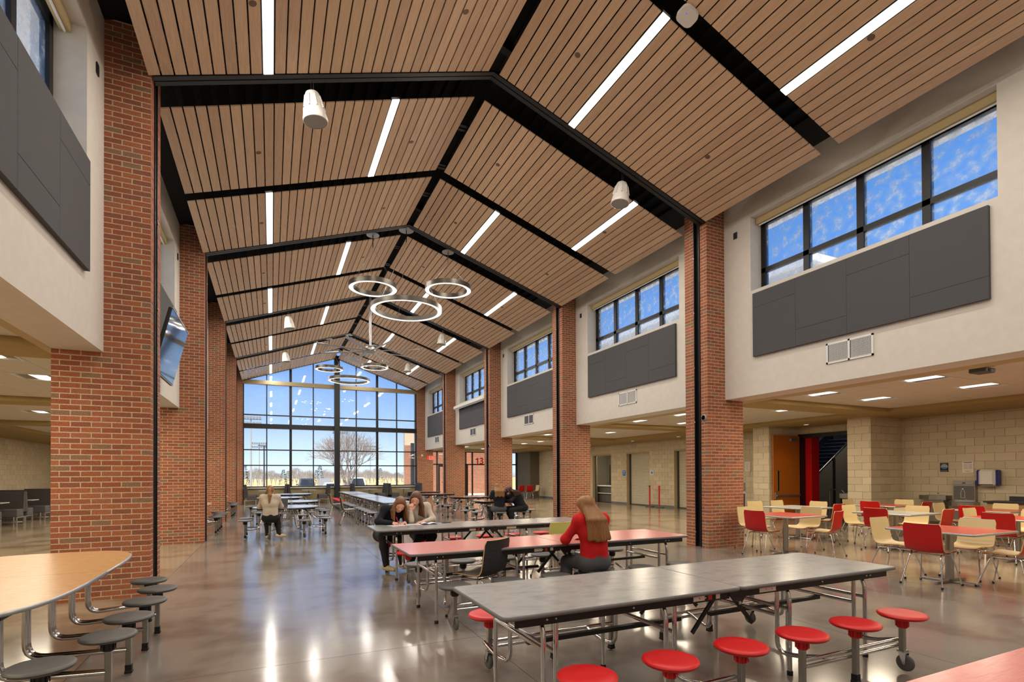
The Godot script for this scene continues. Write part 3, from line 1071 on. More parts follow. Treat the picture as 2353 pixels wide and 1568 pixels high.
var seat_mesh := {}
func seat_disc() -> ArrayMesh:
	if not seat_mesh.has("disc"):
		var mb := MB.new()
		mb.lathe([Vector2(0, -0.012), Vector2(0.10, -0.010), Vector2(0.150, -0.004), Vector2(0.160, 0.004), Vector2(0.165, 0.014), Vector2(0.160, 0.024), Vector2(0.148, 0.029), Vector2(0.10, 0.025), Vector2(0, 0.021)], Vector3(), 32)
		seat_mesh.disc = mb.done()
		var h := MB.new()
		h.lathe([Vector2(0, -0.085), Vector2(0.034, -0.085), Vector2(0.037, -0.06), Vector2(0.046, -0.02), Vector2(0.052, -0.010), Vector2(0, -0.010)], Vector3(), 12, Basis(), true)
		for i in 12:
			var a := TAU * i / 12.0
			h.cbox(Vector3(cos(a) * 0.042, -0.045, sin(a) * 0.042), Vector3(0.004, 0.06, 0.010), Basis(Vector3.UP, -a))
		seat_mesh.hub = h.done()
		var p := MB.new()
		p.rbox(Vector3(0, -0.215, 0), Vector3(0.038, 0.28, 0.038), 0.004)
		seat_mesh.post = p.done()
		var p2 := MB.new()
		p2.rbox(Vector3(0, -0.165, 0), Vector3(0.038, 0.19, 0.038), 0.004)
		p2.cbox(Vector3(0, -0.262, 0), Vector3(0.055, 0.012, 0.055))
		seat_mesh.post_short = p2.done()
		var f := MB.new()
		f.rbox(Vector3(0, -0.403, 0), Vector3(0.05, 0.022, 0.05), 0.004)
		f.cbox(Vector3(0, -0.372, 0), Vector3(0.042, 0.05, 0.042))
		seat_mesh.foot = f.done()
		var w := MB.new()
		var bx := Basis(Vector3(0, 0, 1), PI / 2)
		w.lathe([Vector2(0.0, -0.014), Vector2(0.030, -0.014), Vector2(0.055, -0.015), Vector2(0.062, -0.009), Vector2(0.064, 0.0), Vector2(0.062, 0.009), Vector2(0.055, 0.015), Vector2(0.030, 0.014), Vector2(0, 0.014)], Vector3(0, -0.350, 0.02), 20, bx)
		seat_mesh.wheel = w.done()
		var fk := MB.new()
		for s in [-1, 1]:
			fk.hexa([Vector3(s * 0.020, -0.272, -0.02), Vector3(s * 0.024, -0.272, -0.02), Vector3(s * 0.024, -0.272, 0.035), Vector3(s * 0.020, -0.272, 0.035), Vector3(s * 0.020, -0.36, 0.012), Vector3(s * 0.024, -0.36, 0.012), Vector3(s * 0.024, -0.36, 0.03), Vector3(s * 0.020, -0.36, 0.03)])
		fk.cbox(Vector3(0, -0.272, 0.006), Vector3(0.05, 0.01, 0.058))
		fk.tube([Vector3(-0.028, -0.35, 0.02), Vector3(0.028, -0.35, 0.02)], 0.009, 8)
		seat_mesh.fork = fk.done()
	return seat_mesh.disc

func stool(parent: Node3D, at: Vector3, m: Material, hub_m: Material, caster := false, yaw := 0.0) -> void:
	# at: centre of the seat at its mounting height
	var disc := seat_disc()
	var s := pmesh(disc, "stool_seat", m, parent)
	s.position = at
	s.rotation.y = yaw
	pmesh(seat_mesh.hub, "seat_hub", hub_m, s)
	pmesh(seat_mesh.post_short if caster else seat_mesh.post, "seat_post", M.steel_brushed, s)
	if caster:
		pmesh(seat_mesh.wheel, "caster_wheel", M.caster_grey, s)
		pmesh(seat_mesh.fork, "caster_fork", M.chrome, s)
	else:
		pmesh(seat_mesh.foot, "foot_cap", M.rubber, s)

func bend(pts: Array, r := 0.07, n := 5) -> Array:
	# round the corners of a polyline
	var o := [pts[0]]
	for i in range(1, pts.size() - 1):
		var a: Vector3 = pts[i - 1]; var b: Vector3 = pts[i]; var c: Vector3 = pts[i + 1]
		var ra := minf(r, a.distance_to(b) * 0.45); var rc := minf(r, c.distance_to(b) * 0.45)
		var p := b + (a - b).normalized() * ra; var q := b + (c - b).normalized() * rc
		for k in n + 1:
			var t := float(k) / n
			o.append(p.lerp(b, t).lerp(b.lerp(q, t), t))
	o.append(pts[-1])
	return o

func make_long_table(top_m: Material, edge_m: Material, seat_m: Material, hub_m: Material, label: String, at: Vector3, yaw: float, seats := 6) -> Node3D:
	# folding table of two leaves on a chrome frame with stools along both sides; runs along local X
	var t := thing("stool_table", label, "table", at, yaw, "")
	var L := 3.62; var W := 0.89
	var leaf := rounded_rect(L * 0.5 - 0.006, W, 0.035, 4)
	for s in [-1, 1]:
		var mb := MB.new()
		mb.slab(leaf, 0.716, 0.741)
		var q := part(mb, "tabletop", top_m, t)
		q.position.x = s * (L * 0.25 + 0.003)
		var e := outline_band(leaf, 0.714, 0.7405, 0.0)
		part(e, "edge_band", edge_m, q)
		# black aprons under both long sides
		for z in [-1, 1]:
			var ap := MB.new()
			ap.cbox(Vector3(s * (L * 0.25 + 0.0), 0.688, z * (W * 0.5 - 0.035)), Vector3(L * 0.5 - 0.16, 0.052, 0.006))
			ap.cbox(Vector3(s * (L * 0.25 + 0.0), 0.712, z * (W * 0.5 - 0.055)), Vector3(L * 0.5 - 0.16, 0.005, 0.04))
			part(ap, "apron", M.black_plastic, t)
			for k in [-0.62, -0.56, 0.0, 0.55, 0.60]:
				var rv := MB.new()
				rv.lathe([Vector2(0, 0), Vector2(0.008, 0), Vector2(0.006, 0.004), Vector2(0, 0.005)], Vector3(s * L * 0.25 + k, 0.690, z * (W * 0.5 - 0.031)), 8, Basis(Vector3.RIGHT, z * PI / 2))
				part(rv, "rivet", M.chrome, t)
	# the hinge at the middle
	for z in [-1, 1]:
		var hp := MB.new()
		hp.slab(PackedVector2Array([Vector2(-0.10, 0.0), Vector2(0.10, 0.0), Vector2(0.06, 0.06), Vector2(0.02, 0.105), Vector2(-0.02, 0.105), Vector2(-0.06, 0.06)]), -0.004, 0.004, Basis(Vector3(1, 0, 0), Vector3(0, 0, 1), Vector3(0, -1, 0)), Vector3(0, 0.715, z * (W * 0.5 - 0.028)))
		part(hp, "hinge_plate", M.black_plastic, t)
		var pin := MB.new()
		pin.tube([Vector3(0, 0.628, z * (W * 0.5 - 0.05)), Vector3(0, 0.628, z * (W * 0.5 - 0.012))], 0.013, 10)
		part(pin, "hinge_pin", M.chrome, t)
		for s in [-1, 1]:
			var lk := MB.new()
			lk.cbox(Vector3(s * 0.16, 0.56, z * 0.28), Vector3(0.03, 0.40, 0.012), Basis(Vector3(0, 0, 1), s * 0.75))
			part(lk, "scissor_link", M.black_plastic, t)
	# stickers by the hinge on the near apron
	for e in [[-0.36, 0.10, M.sticker_white], [-0.26, 0.035, M.sticker_red], [-0.225, 0.035, M.rubber], [-0.19, 0.04, M.sticker_white], [0.30, 0.17, M.sticker_white]]:
		var sk := MB.new()
		sk.cbox(Vector3(e[0], 0.690, W * 0.5 - 0.031), Vector3(e[1], 0.034, 0.001))
		part(sk, "sticker", e[2], t)
	# chrome frames: each has an upright on both sides that curves outward to the stool rail
	var SZ := 0.69
	for fx in [-1.42, -0.50, 0.50, 1.42]:
		for z in [-1, 1]:
			var u := MB.new()
			var sx := signf(fx)
			u.tube(bend([Vector3(fx, 0.70, z * 0.33), Vector3(fx, 0.185, z * 0.33), Vector3(fx + sx * 0.04, 0.185, z * 0.47), Vector3(fx + sx * 0.06, 0.24, z * (SZ - 0.02))], 0.10), 0.0165, 10)
			part(u, "leg_tube", M.chrome, t)
			var st := MB.new()
			st.tube(bend([Vector3(fx + sx * 0.10, 0.66, z * 0.25), Vector3(fx + sx * 0.10, 0.70, z * 0.30), Vector3(fx + sx * 0.10, 0.60, z * 0.36), Vector3(fx + sx * 0.10, 0.03, z * 0.36)], 0.05), 0.0165, 10)
			part(st, "leg", M.chrome, t)
			var ft := MB.new()
			ft.lathe([Vector2(0, 0), Vector2(0.022, 0), Vector2(0.022, 0.03), Vector2(0.017, 0.034), Vector2(0, 0.034)], Vector3(fx + sx * 0.10, 0, z * 0.36), 10)
			part(ft, "foot_cap", M.rubber, t)
		var cr := MB.new()
		cr.tube([Vector3(fx, 0.46, -0.33), Vector3(fx, 0.46, 0.33)], 0.0145, 8)
		part(cr, "cross_tube", M.chrome, t)
		var c2 := MB.new()
		c2.tube([Vector3(fx + signf(fx) * 0.10, 0.50, -0.36), Vector3(fx + signf(fx) * 0.10, 0.50, 0.36)], 0.0145, 8)
		part(c2, "cross_tube", M.chrome, t)
	for s in [-1, 1]:
		var lb := MB.new()
		lb.cbox(Vector3(s * 0.80, 0.43, 0), Vector3(1.30, 0.028, 0.04))
		part(lb, "long_brace", M.black_plastic, t)
	for z in [-1, 1]:
		for s in [-1, 1]:
			for yy in [0.20, 0.245]:
				var rl := MB.new()
				rl.tube([Vector3(s * 0.30, yy, z * (SZ - 0.03)), Vector3(s * 1.43, yy, z * (SZ - 0.03))], 0.014, 8)
				part(rl, "stool_rail", M.chrome, t)
		for i in seats:
			var x := -1.43 + 2.86 * i / (seats - 1)
			stool(t, Vector3(x, 0.428, z * SZ), seat_m, hub_m, i == 0 or i == seats - 1, 0.0 if z > 0 else PI)
	return t

func make_round_table(top_m: Material, edge_m: Material, label: String, at: Vector3, yaw: float, seat_m: Material) -> Node3D:
	var t := thing("round_stool_table", label, "table", at, yaw, "")
	var R := 0.77
	for s in [-1, 1]:
		var poly := PackedVector2Array()
		for i in 21:
			var a := -PI / 2 + PI * i / 20.0
			poly.append(Vector2(s * (R * cos(a) + 0.003), R * sin(a)))
		if s < 0: poly.reverse()
		var mb := MB.new()
		mb.slab(poly, 0.716, 0.741)
		var q := part(mb, "tabletop", top_m, t)
		part(outline_band(poly, 0.714, 0.7405, 0.0), "edge_band", edge_m, q)
		var ap := MB.new()
		ap.cbox(Vector3(s * 0.36, 0.69, 0.0), Vector3(0.62, 0.045, 0.5))
		part(ap, "under_frame", M.black_plastic, t)
	# ladder frame under the middle
	for z in [-1, 1]:
		var ld := MB.new()
		for x in [-0.10, 0.10]:
			ld.tube([Vector3(x, 0.70, z * 0.16), Vector3(x, 0.23, z * 0.16)], 0.012, 8)
		for yy in [0.25, 0.42, 0.60]:
			ld.tube([Vector3(-0.10, yy, z * 0.16), Vector3(0.10, yy, z * 0.16)], 0.010, 8)
		part(ld, "ladder_frame", M.chrome, t)
	for i in 8:
		var a := TAU * (i + 0.5) / 8.0
		var dir := Vector3(cos(a), 0, sin(a))
		var side := Vector3(-sin(a), 0, cos(a))
		for e in [-0.022, 0.022]:
			var u := MB.new()
			u.tube(bend([dir * 0.42 + side * e + Vector3(0, 0.69, 0), dir * 0.56 + side * e + Vector3(0, 0.60, 0), dir * 0.68 + side * e + Vector3(0, 0.21, 0), dir * 0.99 + side * e + Vector3(0, 0.21, 0)], 0.09, 4), 0.0125, 8)
			part(u, "stool_arm", M.chrome, t)
		stool(t, dir * 1.0 + Vector3(0, 0.428, 0), seat_m, M.black_plastic, i in [1, 2, 5, 6], -a + PI / 2)
	return t

func make_oval_table(top_m: Material, edge_m: Material, label: String, at: Vector3, yaw: float) -> Node3D:
	# large soft-cornered table of two leaves with stools all round; long side along local Z
	var t := thing("oval_stool_table", label, "table", at, yaw, "")
	var hx := 0.72; var hz := 1.50
	for s in [-1, 1]:
		var poly := PackedVector2Array()
		for i in 25:
			var a := PI * i / 24.0
			var c := cos(a); var sn := sin(a)
			poly.append(Vector2(hx * signf(c) * pow(absf(c), 0.5), s * (0.003 + (hz - 0.003) * pow(absf(sn), 0.5))))
		if s < 0: poly.reverse()
		var mb := MB.new()
		mb.slab(poly, 0.714, 0.741)
		var q := part(mb, "tabletop", top_m, t)
		part(outline_band(poly, 0.712, 0.7405, 0.0), "edge_band", edge_m, q)
		var ap := MB.new()
		ap.cbox(Vector3(0, 0.69, s * 0.70), Vector3(1.0, 0.045, 1.1))
		part(ap, "under_frame", M.black_plastic, t)
		var lt := MB.new()
		lt.tube(bend([Vector3(0.60, 0.69, s * 0.05), Vector3(0.70, 0.69, s * 0.05), Vector3(0.70, 0.69, s * 0.12), Vector3(0.60, 0.69, s * 0.12)], 0.03, 3), 0.006, 8)
		part(lt, "latch_loop", M.chrome, t)
	var spots := [[0.96, -0.98, false], [0.97, -0.47, false], [0.97, 0.10, false], [0.97, 0.64, false], [0.81, 1.16, false], [0.77, -1.52, true]]
	for sx in [-1, 1]:
		for e in spots:
			var p := Vector3(sx * e[0], 0.428, -e[1])
			stool(t, p, M.seat_grey, M.black_plastic, e[2])
			for o in [-0.03, 0.03]:
				var u := MB.new()
				var z: float = -e[1]
				u.tube(bend([Vector3(sx * 0.34, 0.69, z * 0.86 + o), Vector3(sx * 0.34, 0.20, z * 0.86 + o), Vector3(p.x - sx * 0.01, 0.20, z + o * 0.5)], 0.11, 5), 0.0165, 10)
				part(u, "stool_arm", M.chrome, t)
	return t

func table_materials() -> void:
	mat("seat_black", Color(0.05, 0.05, 0.05), 0.5)
	mat("edge_black", Color(0.06, 0.06, 0.065), 0.45)
	mat("caster_grey", Color(0.34, 0.34, 0.33), 0.5)
	mat("sticker_white", Color(0.86, 0.84, 0.80), 0.5)
	mat("sticker_red", Color(0.75, 0.16, 0.07), 0.5)
	var g := mat("laminate_grey", Color(0.60, 0.60, 0.595), 0.22)
	tri_tex(g, noise_tex(71, 0.008, [Color(0.86, 0.87, 0.89), Color(0.95, 0.95, 0.95), Color(1, 1, 0.99), Color(0.92, 0.92, 0.93)], 512, 5), Vector3(0.9, 1, 1.6))
	var p := mat("laminate_pink", Color(0.84, 0.52, 0.50), 0.22)
	tri_tex(p, noise_tex(73, 0.02, [Color(0.90, 0.88, 0.88), Color(1, 1, 1), Color(0.95, 0.92, 0.92)], 512, 5), Vector3(0.4, 1, 5.0))
	var w := mat("laminate_wood", Color(0.78, 0.63, 0.44), 0.28)
	tri_tex(w, noise_tex(75, 0.02, [Color(0.55, 0.46, 0.40), Color(0.95, 0.93, 0.90), Color(1, 1, 1), Color(0.80, 0.74, 0.68), Color(1, 1, 1), Color(0.62, 0.54, 0.47)], 512, 4), Vector3(0.4, 1, 4.5), false)
	mat("laminate_white", Color(0.70, 0.72, 0.74), 0.18)
	mat("laminate_brown", Color(0.42, 0.36, 0.32), 0.2)
	mat("edge_grey", Color(0.40, 0.40, 0.40), 0.5)
	mat("edge_silver", Color(0.66, 0.67, 0.68), 0.35, 0.6)

func build_tables() -> void:
	make_long_table(M.laminate_grey, M.edge_grey, M.seat_red, M.seat_red, "long grey folding table with red stools, nearest the camera", P(2.97, 0, 3.06), 0)
	make_long_table(M.laminate_pink, M.edge_grey, M.seat_grey, M.seat_black, "long pink topped folding table with grey stools in the middle of the hall", P(3.06, 0, 5.55), 0)
	make_long_table(M.laminate_grey, M.edge_grey, M.seat_red, M.seat_red, "long grey folding table with red stools where two girls write", P(3.17, 0, 7.93), 0)
	make_long_table(M.laminate_pink, M.edge_grey, M.seat_grey, M.seat_black, "pink table corner in the bottom right foreground", P(3.40, 0, 0.715), 0)
	make_long_table(M.laminate_white, M.edge_grey, M.seat_pale, M.seat_black, "long pale folding table with grey stools running down the hall, nearest of three", P(3.36, 0, 16.85), PI / 2)
	make_long_table(M.laminate_white, M.edge_grey, M.seat_pale, M.seat_black, "long pale folding table with grey stools running down the hall, middle of three", P(3.36, 0, 20.62), PI / 2)
	make_long_table(M.laminate_white, M.edge_grey, M.seat_red, M.seat_red, "long pale folding table with red stools near the far window", P(3.42, 0, 24.75), PI / 2)
	make_oval_table(M.laminate_wood, M.edge_silver, "large oak laminate table with grey stools in the left foreground", P(-1.97, 0, 5.36), 0)
	make_oval_table(M.laminate_wood, M.edge_silver, "oval table with grey stools between the second and third left brick pillars", P(-2.30, 0, 16.75), 0)
	make_oval_table(M.laminate_wood, M.edge_silver, "oval table with grey stools between the third and fourth left brick pillars", P(-2.30, 0, 22.9), 0)
	var first := make_round_table(M.laminate_white, M.edge_grey, "pale round stool table where the ponytailed girl sits", P(0.34, 0, 14.55), 0, M.seat_pale)
	copy_of(first, "pale round stool table directly behind the ponytailed girl's table", P(0.55, 0, 17.5), 0.1)
	copy_of(first, "pale round stool table, third back along the left of the hall", P(0.28, 0, 20.8), -0.06)
	copy_of(first, "pale round stool table on the left, nearest the window booths", P(0.85, 0, 24.5), 0.05)
	var b := make_round_table(M.laminate_brown, M.edge_black, "dark round stool table where two girls in navy shirts sit", P(6.34, 0, 14.72), 0.08, M.seat_pale)
	copy_of(b, "dark round stool table right behind the girls in navy shirts", P(6.62, 0, 18.0), -0.05)
	copy_of(b, "dark round stool table, third back along the right of the hall", P(6.42, 0, 21.4), 0.1)
	copy_of(b, "dark round stool table on the right, nearest the window booths", P(6.75, 0, 24.6), 0.0)
var chair_shapes := {}
func chair_shell(off: float) -> Array:
	# profile of the bent plywood shell, from the seat front to the back top (local: faces -Z); rows of points across
	var prof := [[-0.215, 0.435], [-0.20, 0.450], [-0.15, 0.457], [-0.05, 0.452], [0.06, 0.446], [0.13, 0.452], [0.175, 0.475], [0.205, 0.52], [0.222, 0.60], [0.238, 0.70], [0.252, 0.80], [0.262, 0.845]]
	var rows := []
	for i in prof.size():
		var p := Vector2(prof[i][0], prof[i][1])
		var a := Vector2(prof[maxi(i - 1, 0)][0], prof[maxi(i - 1, 0)][1])
		var b := Vector2(prof[mini(i + 1, prof.size() - 1)][0], prof[mini(i + 1, prof.size() - 1)][1])
		var tn := (b - a).normalized()
		var nn := Vector2(-tn.y, tn.x)     # towards the sitter
		var row := []
		var half := 0.215 if i < 5 else 0.225
		if i == prof.size() - 1: half -= 0.02
		if i == 0: half -= 0.03
		for j in 9:
			var u := -1.0 + 2.0 * j / 8.0
			var curl := 0.022 * u * u
			var q := p + nn * (off + curl)
			row.append(Vector3(u * half, q.y, q.x))
		rows.append(row)
	return rows

func make_chair(label: String, at: Vector3, yaw: float, front: Material, back: Material, called := "dining_chair", group := "") -> Node3D:
	var key := "c"
	if not chair_shapes.has(key):
		var f := MB.new()
		f.grid(chair_shell(0.006))
		var b := MB.new()
		b.grid(chair_shell(-0.006))
		var e := MB.new()
		var r1 := chair_shell(0.006); var r2 := chair_shell(-0.006)
		var R := r1.size()
		var ring1 := []; var ring2 := []
		for i in R: ring1.append(r1[i][0]); ring2.append(r2[i][0])
		for j in range(1, 9): ring1.append(r1[R - 1][j]); ring2.append(r2[R - 1][j])
		for i in range(R - 2, -1, -1): ring1.append(r1[i][8]); ring2.append(r2[i][8])
		for j in range(7, 0, -1): ring1.append(r1[0][j]); ring2.append(r2[0][j])
		e.grid([ring1, ring2], true)
		chair_shapes.front = f.done(); chair_shapes.back = b.done(); chair_shapes.edge = e.done()
		var lg := MB.new()
		# one side frame: front leg, seat rail, rear leg
		lg.tube(bend([Vector3(0.245, 0.0, -0.26), Vector3(0.17, 0.425, -0.16), Vector3(0.17, 0.425, 0.13), Vector3(0.245, 0.0, 0.27)], 0.05, 4), 0.0095, 8)
		chair_shapes.leg = lg.done()
		var cr := MB.new()
		cr.tube([Vector3(-0.17, 0.425, 0.0), Vector3(0.17, 0.425, 0.0)], 0.008, 8)
		chair_shapes.cross = cr.done()
		var ft := MB.new()
		ft.lathe([Vector2(0, 0), Vector2(0.014, 0), Vector2(0.015, 0.022), Vector2(0.010, 0.03), Vector2(0, 0.03)], Vector3(), 10)
		chair_shapes.foot = ft.done()
	var t := thing(called, label, "chair", at, yaw, group)
	pmesh(chair_shapes.front, "seat_shell", front, t)
	pmesh(chair_shapes.back, "shell_back", back, t)
	pmesh(chair_shapes.edge, "shell_edge", M.ply_edge, t)
	for z in [-0.13, 0.10]: pmesh(chair_shapes.cross, "cross_bar", M.chrome, t).position.z = z
	for s in [0, 1]:
		var l := pmesh(chair_shapes.leg, "leg_frame", M.chrome, t)
		if s: l.rotation.y = PI
		for z in [[-0.26], [0.27]]:
			var f2 := pmesh(chair_shapes.foot, "foot_cap", M.rubber, l)
			f2.position = Vector3(0.245, 0, z[0])
	return t

func cafe_table(label: String, at: Vector3, top_m: Material, size: float, yaw := 0.0) -> void:
	var t := thing("pedestal_table", label, "table", at, yaw, "")
	var poly := rounded_rect(size, size, 0.03, 3)
	var mb := MB.new()
	mb.slab(poly, 0.712, 0.742)
	var q := part(mb, "tabletop", top_m, t)
	part(outline_band(poly, 0.710, 0.7415, 0.0), "edge_band", M.edge_silver, q)
	var c := MB.new()
	c.tube([Vector3(0, 0.04, 0), Vector3(0, 0.71, 0)], 0.05, 20)
	part(c, "pedestal", M.steel_brushed, t)
	var sp := MB.new()
	sp.cbox(Vector3(0, 0.704, 0), Vector3(0.40, 0.014, 0.05)); sp.cbox(Vector3(0, 0.703, 0), Vector3(0.05, 0.014, 0.40))
	part(sp, "spider_plate", M.black_plastic, t)
	for k in 2:
		var b := MB.new()
		b.hexa([Vector3(-0.36, 0.010, -0.03), Vector3(0.36, 0.010, -0.03), Vector3(0.36, 0.010, 0.03), Vector3(-0.36, 0.010, 0.03), Vector3(-0.34, 0.032, -0.022), Vector3(0.34, 0.032, -0.022), Vector3(0.34, 0.032, 0.022), Vector3(-0.34, 0.032, 0.022)])
		b.cbox(Vector3(0, 0.034, 0), Vector3(0.16, 0.02, 0.06))
		for s in [-1, 1]: b.lathe([Vector2(0, 0), Vector2(0.018, 0), Vector2(0.014, 0.012), Vector2(0, 0.012)], Vector3(s * 0.33, 0, 0), 8)
		var o := part(b, "base_bar", M.steel_brushed, t)
		o.rotation.y = k * PI / 2

func build_chairs() -> void:
	mat("ply_edge", Color(0.78, 0.65, 0.44), 0.5)
	var cr := mat("shell_cream", Color(0.82, 0.74, 0.55), 0.4)
	mat("shell_red", Color(0.70, 0.025, 0.035), 0.35)
	var tr := mat("cafe_red", Color(0.83, 0.33, 0.27), 0.25)
	tri_tex(tr, noise_tex(77, 0.2, [Color(0.90, 0.88, 0.88), Color(1, 1, 1)], 256, 2), Vector3(2, 2, 2))
	mat("cafe_grey", Color(0.68, 0.68, 0.66), 0.25)
	var dk := mat("shell_speckle", Color(1, 1, 1), 0.7)
	tri_tex(dk, noise_tex(79, 0.11, [Color(0.03, 0.03, 0.035), Color(0.10, 0.10, 0.11), Color(0.16, 0.16, 0.17), Color(0.62, 0.62, 0.64)], 512, 2), Vector3(1.6, 1.6, 1.6), false)
	mat("shell_greygreen", Color(0.55, 0.60, 0.58), 0.4)
	mat("shell_dark", Color(0.10, 0.085, 0.08), 0.5)
	mat("shell_yellow", Color(0.84, 0.83, 0.46), 0.4)
	# tables: [name, x, d, top, size]
	var tb := [["red topped cafe table nearest the camera on the right", 8.62, 4.03, M.cafe_red, 1.07], ["red topped cafe table beside the nearest right brick pillar", 8.98, 6.86, M.cafe_red, 1.0], ["grey topped cafe table before the stair alcove", 11.30, 8.30, M.cafe_grey, 1.07], ["red topped cafe table against the near block pilaster", 13.85, 7.80, M.cafe_red, 1.0], ["grey topped cafe table in the middle of the right aisle", 11.36, 6.22, M.cafe_grey, 1.07], ["red topped cafe table before the drinking fountains", 13.85, 5.75, M.cafe_red, 1.07], ["red topped cafe table at the right edge of the picture", 11.75, 4.50, M.cafe_red, 1.07]]
	var spots := ["nearest cafe table", "cafe table by the pillar", "grey table by the alcove", "cafe table by the pilaster", "grey mid aisle table", "cafe table by the fountains", "rightmost cafe table"]
	var first: Node3D = null
	for i in tb.size():
		var e: Array = tb[i]
		cafe_table(e[0], P(e[1], 0, e[2]), e[3], e[4], 0.02 * (i % 3 - 1))
		var jit := 0.04 * sin(i * 2.3)
		# west, east, near, far sides; a chair faces -Z when yaw is 0
		var cs := [[-0.42 + jit, 0.02, -PI / 2 + 0.04, "left side"], [0.62 + jit, 0.05, PI / 2, "right side"], [0.20, -0.58 + jit, 0.05, "near side"], [-0.06, 0.66, PI, "far side"]]
		if i == 1: cs[0][0] = -0.60; cs[1][0] = 0.74; cs[1][1] = 0.16; cs[2] = [0.30, -0.58, 0.25, "near side"]
		if i == 2: cs[0] = [-0.42, 0.66, PI * 0.95, "left back corner"]; cs[3][0] = 0.42
		if i == 6: cs[3][0] = 0.5
		for c in cs:
			var lab := "red backed cream chair on the %s of the %s" % [c[3], spots[i]]
			if first == null: first = make_chair(lab, P(e[1] + c[0], 0, e[2] + c[1]), c[2], M.shell_cream, M.shell_red, "dining_chair", "red and cream chairs of the cafe tables")
			else: copy_of(first, lab, P(e[1] + c[0], 0, e[2] + c[1]), c[2])
	# loose chairs
	make_chair("chair with speckled black back pulled up to the pink table", P(2.06, 0, 5.28), 0.55, M.shell_greygreen, M.shell_speckle)
	make_chair("pale yellow green chair behind the girl in the red jumper", P(3.80, 0, 6.72), 0.06, M.shell_yellow, M.shell_yellow)
	make_chair("dark backed grey chair beside the nearest long pale table", P(2.19, 0, 16.95), -PI / 2, M.shell_greygreen, M.shell_dark)
	make_chair("dark backed grey chair beside the middle long pale table", P(2.19, 0, 20.3), -PI / 2, M.shell_greygreen, M.shell_dark)
	make_chair("red chair turned to the entry glazing, left of the pair", P(14.45, 0, 30.0), PI * 0.05, M.shell_red, M.shell_red)
	make_chair("red chair turned to the entry glazing, right of the pair", P(15.05, 0, 29.9), -PI * 0.05, M.shell_red, M.shell_red)
	make_chair("cream chair beside the two red chairs at the entry", P(15.62, 0, 30.2), PI * 0.5, M.shell_cream, M.shell_cream)
func ring_light(x: float, y: float, d: float, r: float, label: String) -> void:
	var t := thing("ring_pendant_light", label, "ring light", P(x, y, d), 0.0, "ring pendant lights")
	var w := 0.125; var h := 0.13
	var o := MB.new()
	o.lathe([Vector2(r - w, h), Vector2(r - w, 0.012), Vector2(r - w + 0.006, 0.012), Vector2(r - w + 0.006, 0.02)], Vector3(), 56)
	o.lathe([Vector2(r - 0.006, 0.02), Vector2(r - 0.006, 0.0), Vector2(r, 0.0), Vector2(r, h), Vector2(r - w, h)], Vector3(), 56)
	part(o, "ring_housing", M.bronze, t)
	var l := MB.new()
	l.lathe([Vector2(r - w + 0.006, 0.016), Vector2(r - w + 0.03, 0.004), Vector2(r - 0.03, 0.004), Vector2(r - 0.006, 0.016)], Vector3(), 56)
	part(l, "ring_lens", M.lamp_ring, t)
	var top := slat_y(x) - y
	var c := MB.new()
	c.lathe([Vector2(0, -0.02), Vector2(0.20 if r > 0.8 else 0.17, -0.02), Vector2(0.20 if r > 0.8 else 0.17, 0.0), Vector2(0, 0.0)], Vector3(0, top, 0), 28)
	part(c, "canopy", M.alu, t)
	var st := MB.new()
	st.tube([Vector3(0, top, 0), Vector3(0, top - 0.34, 0)], 0.012, 8)
	part(st, "stem", M.black_steel, t)
	for k in 3:
		var a := TAU * k / 3.0 + 0.5
		var q := MB.new()
		q.tube([Vector3(0, top - 0.34, 0), Vector3(cos(a) * (r - w * 0.5), h, sin(a) * (r - w * 0.5))], 0.003, 5)
		part(q, "cable", M.steel_brushed, t)
	for k in 8:
		var a := TAU * k / 8.0
		lamp_area(t, Vector3(cos(a) * (r - w * 0.5), -0.006, sin(a) * (r - w * 0.5)), Vector2(0.10, 0.10), RING_E / 8.0 * r / 0.65, Color(1, 0.97, 0.93))

func build_fan() -> void:
	var t := thing("ceiling_fan", "large eight bladed metal ceiling fan hanging from the ridge", "fan", P(3.39, 6.30, 20.0))
	var rod := MB.new()
	rod.tube([Vector3(0, 0.12, 0), Vector3(0, 2.6, 0)], 0.045, 12)
	part(rod, "down_rod", M.alu, t)
	var hub := MB.new()
	hub.lathe([Vector2(0, -0.16), Vector2(0.13, -0.16), Vector2(0.17, -0.12), Vector2(0.19, -0.03), Vector2(0.19, 0.04), Vector2(0.14, 0.10), Vector2(0.07, 0.13), Vector2(0, 0.13)], Vector3(), 28)
	part(hub, "motor_hub", M.alu, t)
	var b := MB.new()
	b.rbox(Vector3(1.08, 0, 0), Vector3(1.78, 0.012, 0.135), 0.005)
	b.cbox(Vector3(0.22, 0, 0), Vector3(0.2, 0.02, 0.08))
	var tip := MB.new()
	tip.hexa([Vector3(1.93, -0.006, -0.068), Vector3(1.99, 0.05, -0.03), Vector3(1.99, 0.056, -0.03), Vector3(1.93, 0.006, -0.068), Vector3(1.93, -0.006, 0.068), Vector3(1.99, 0.05, 0.05), Vector3(1.99, 0.056, 0.05), Vector3(1.93, 0.006, 0.068)])
	var mesh := b.done(); var tm := tip.done()
	for k in 8:
		var q := pmesh(mesh, "fan_blade", M.alu, t)
		q.transform = Transform3D(Basis(Vector3.UP, TAU * (k + 0.28) / 8.0) * Basis(Vector3.RIGHT, 0.16), Vector3(0, -0.07, 0))
		pmesh(tm, "blade_tip", M.alu, q)

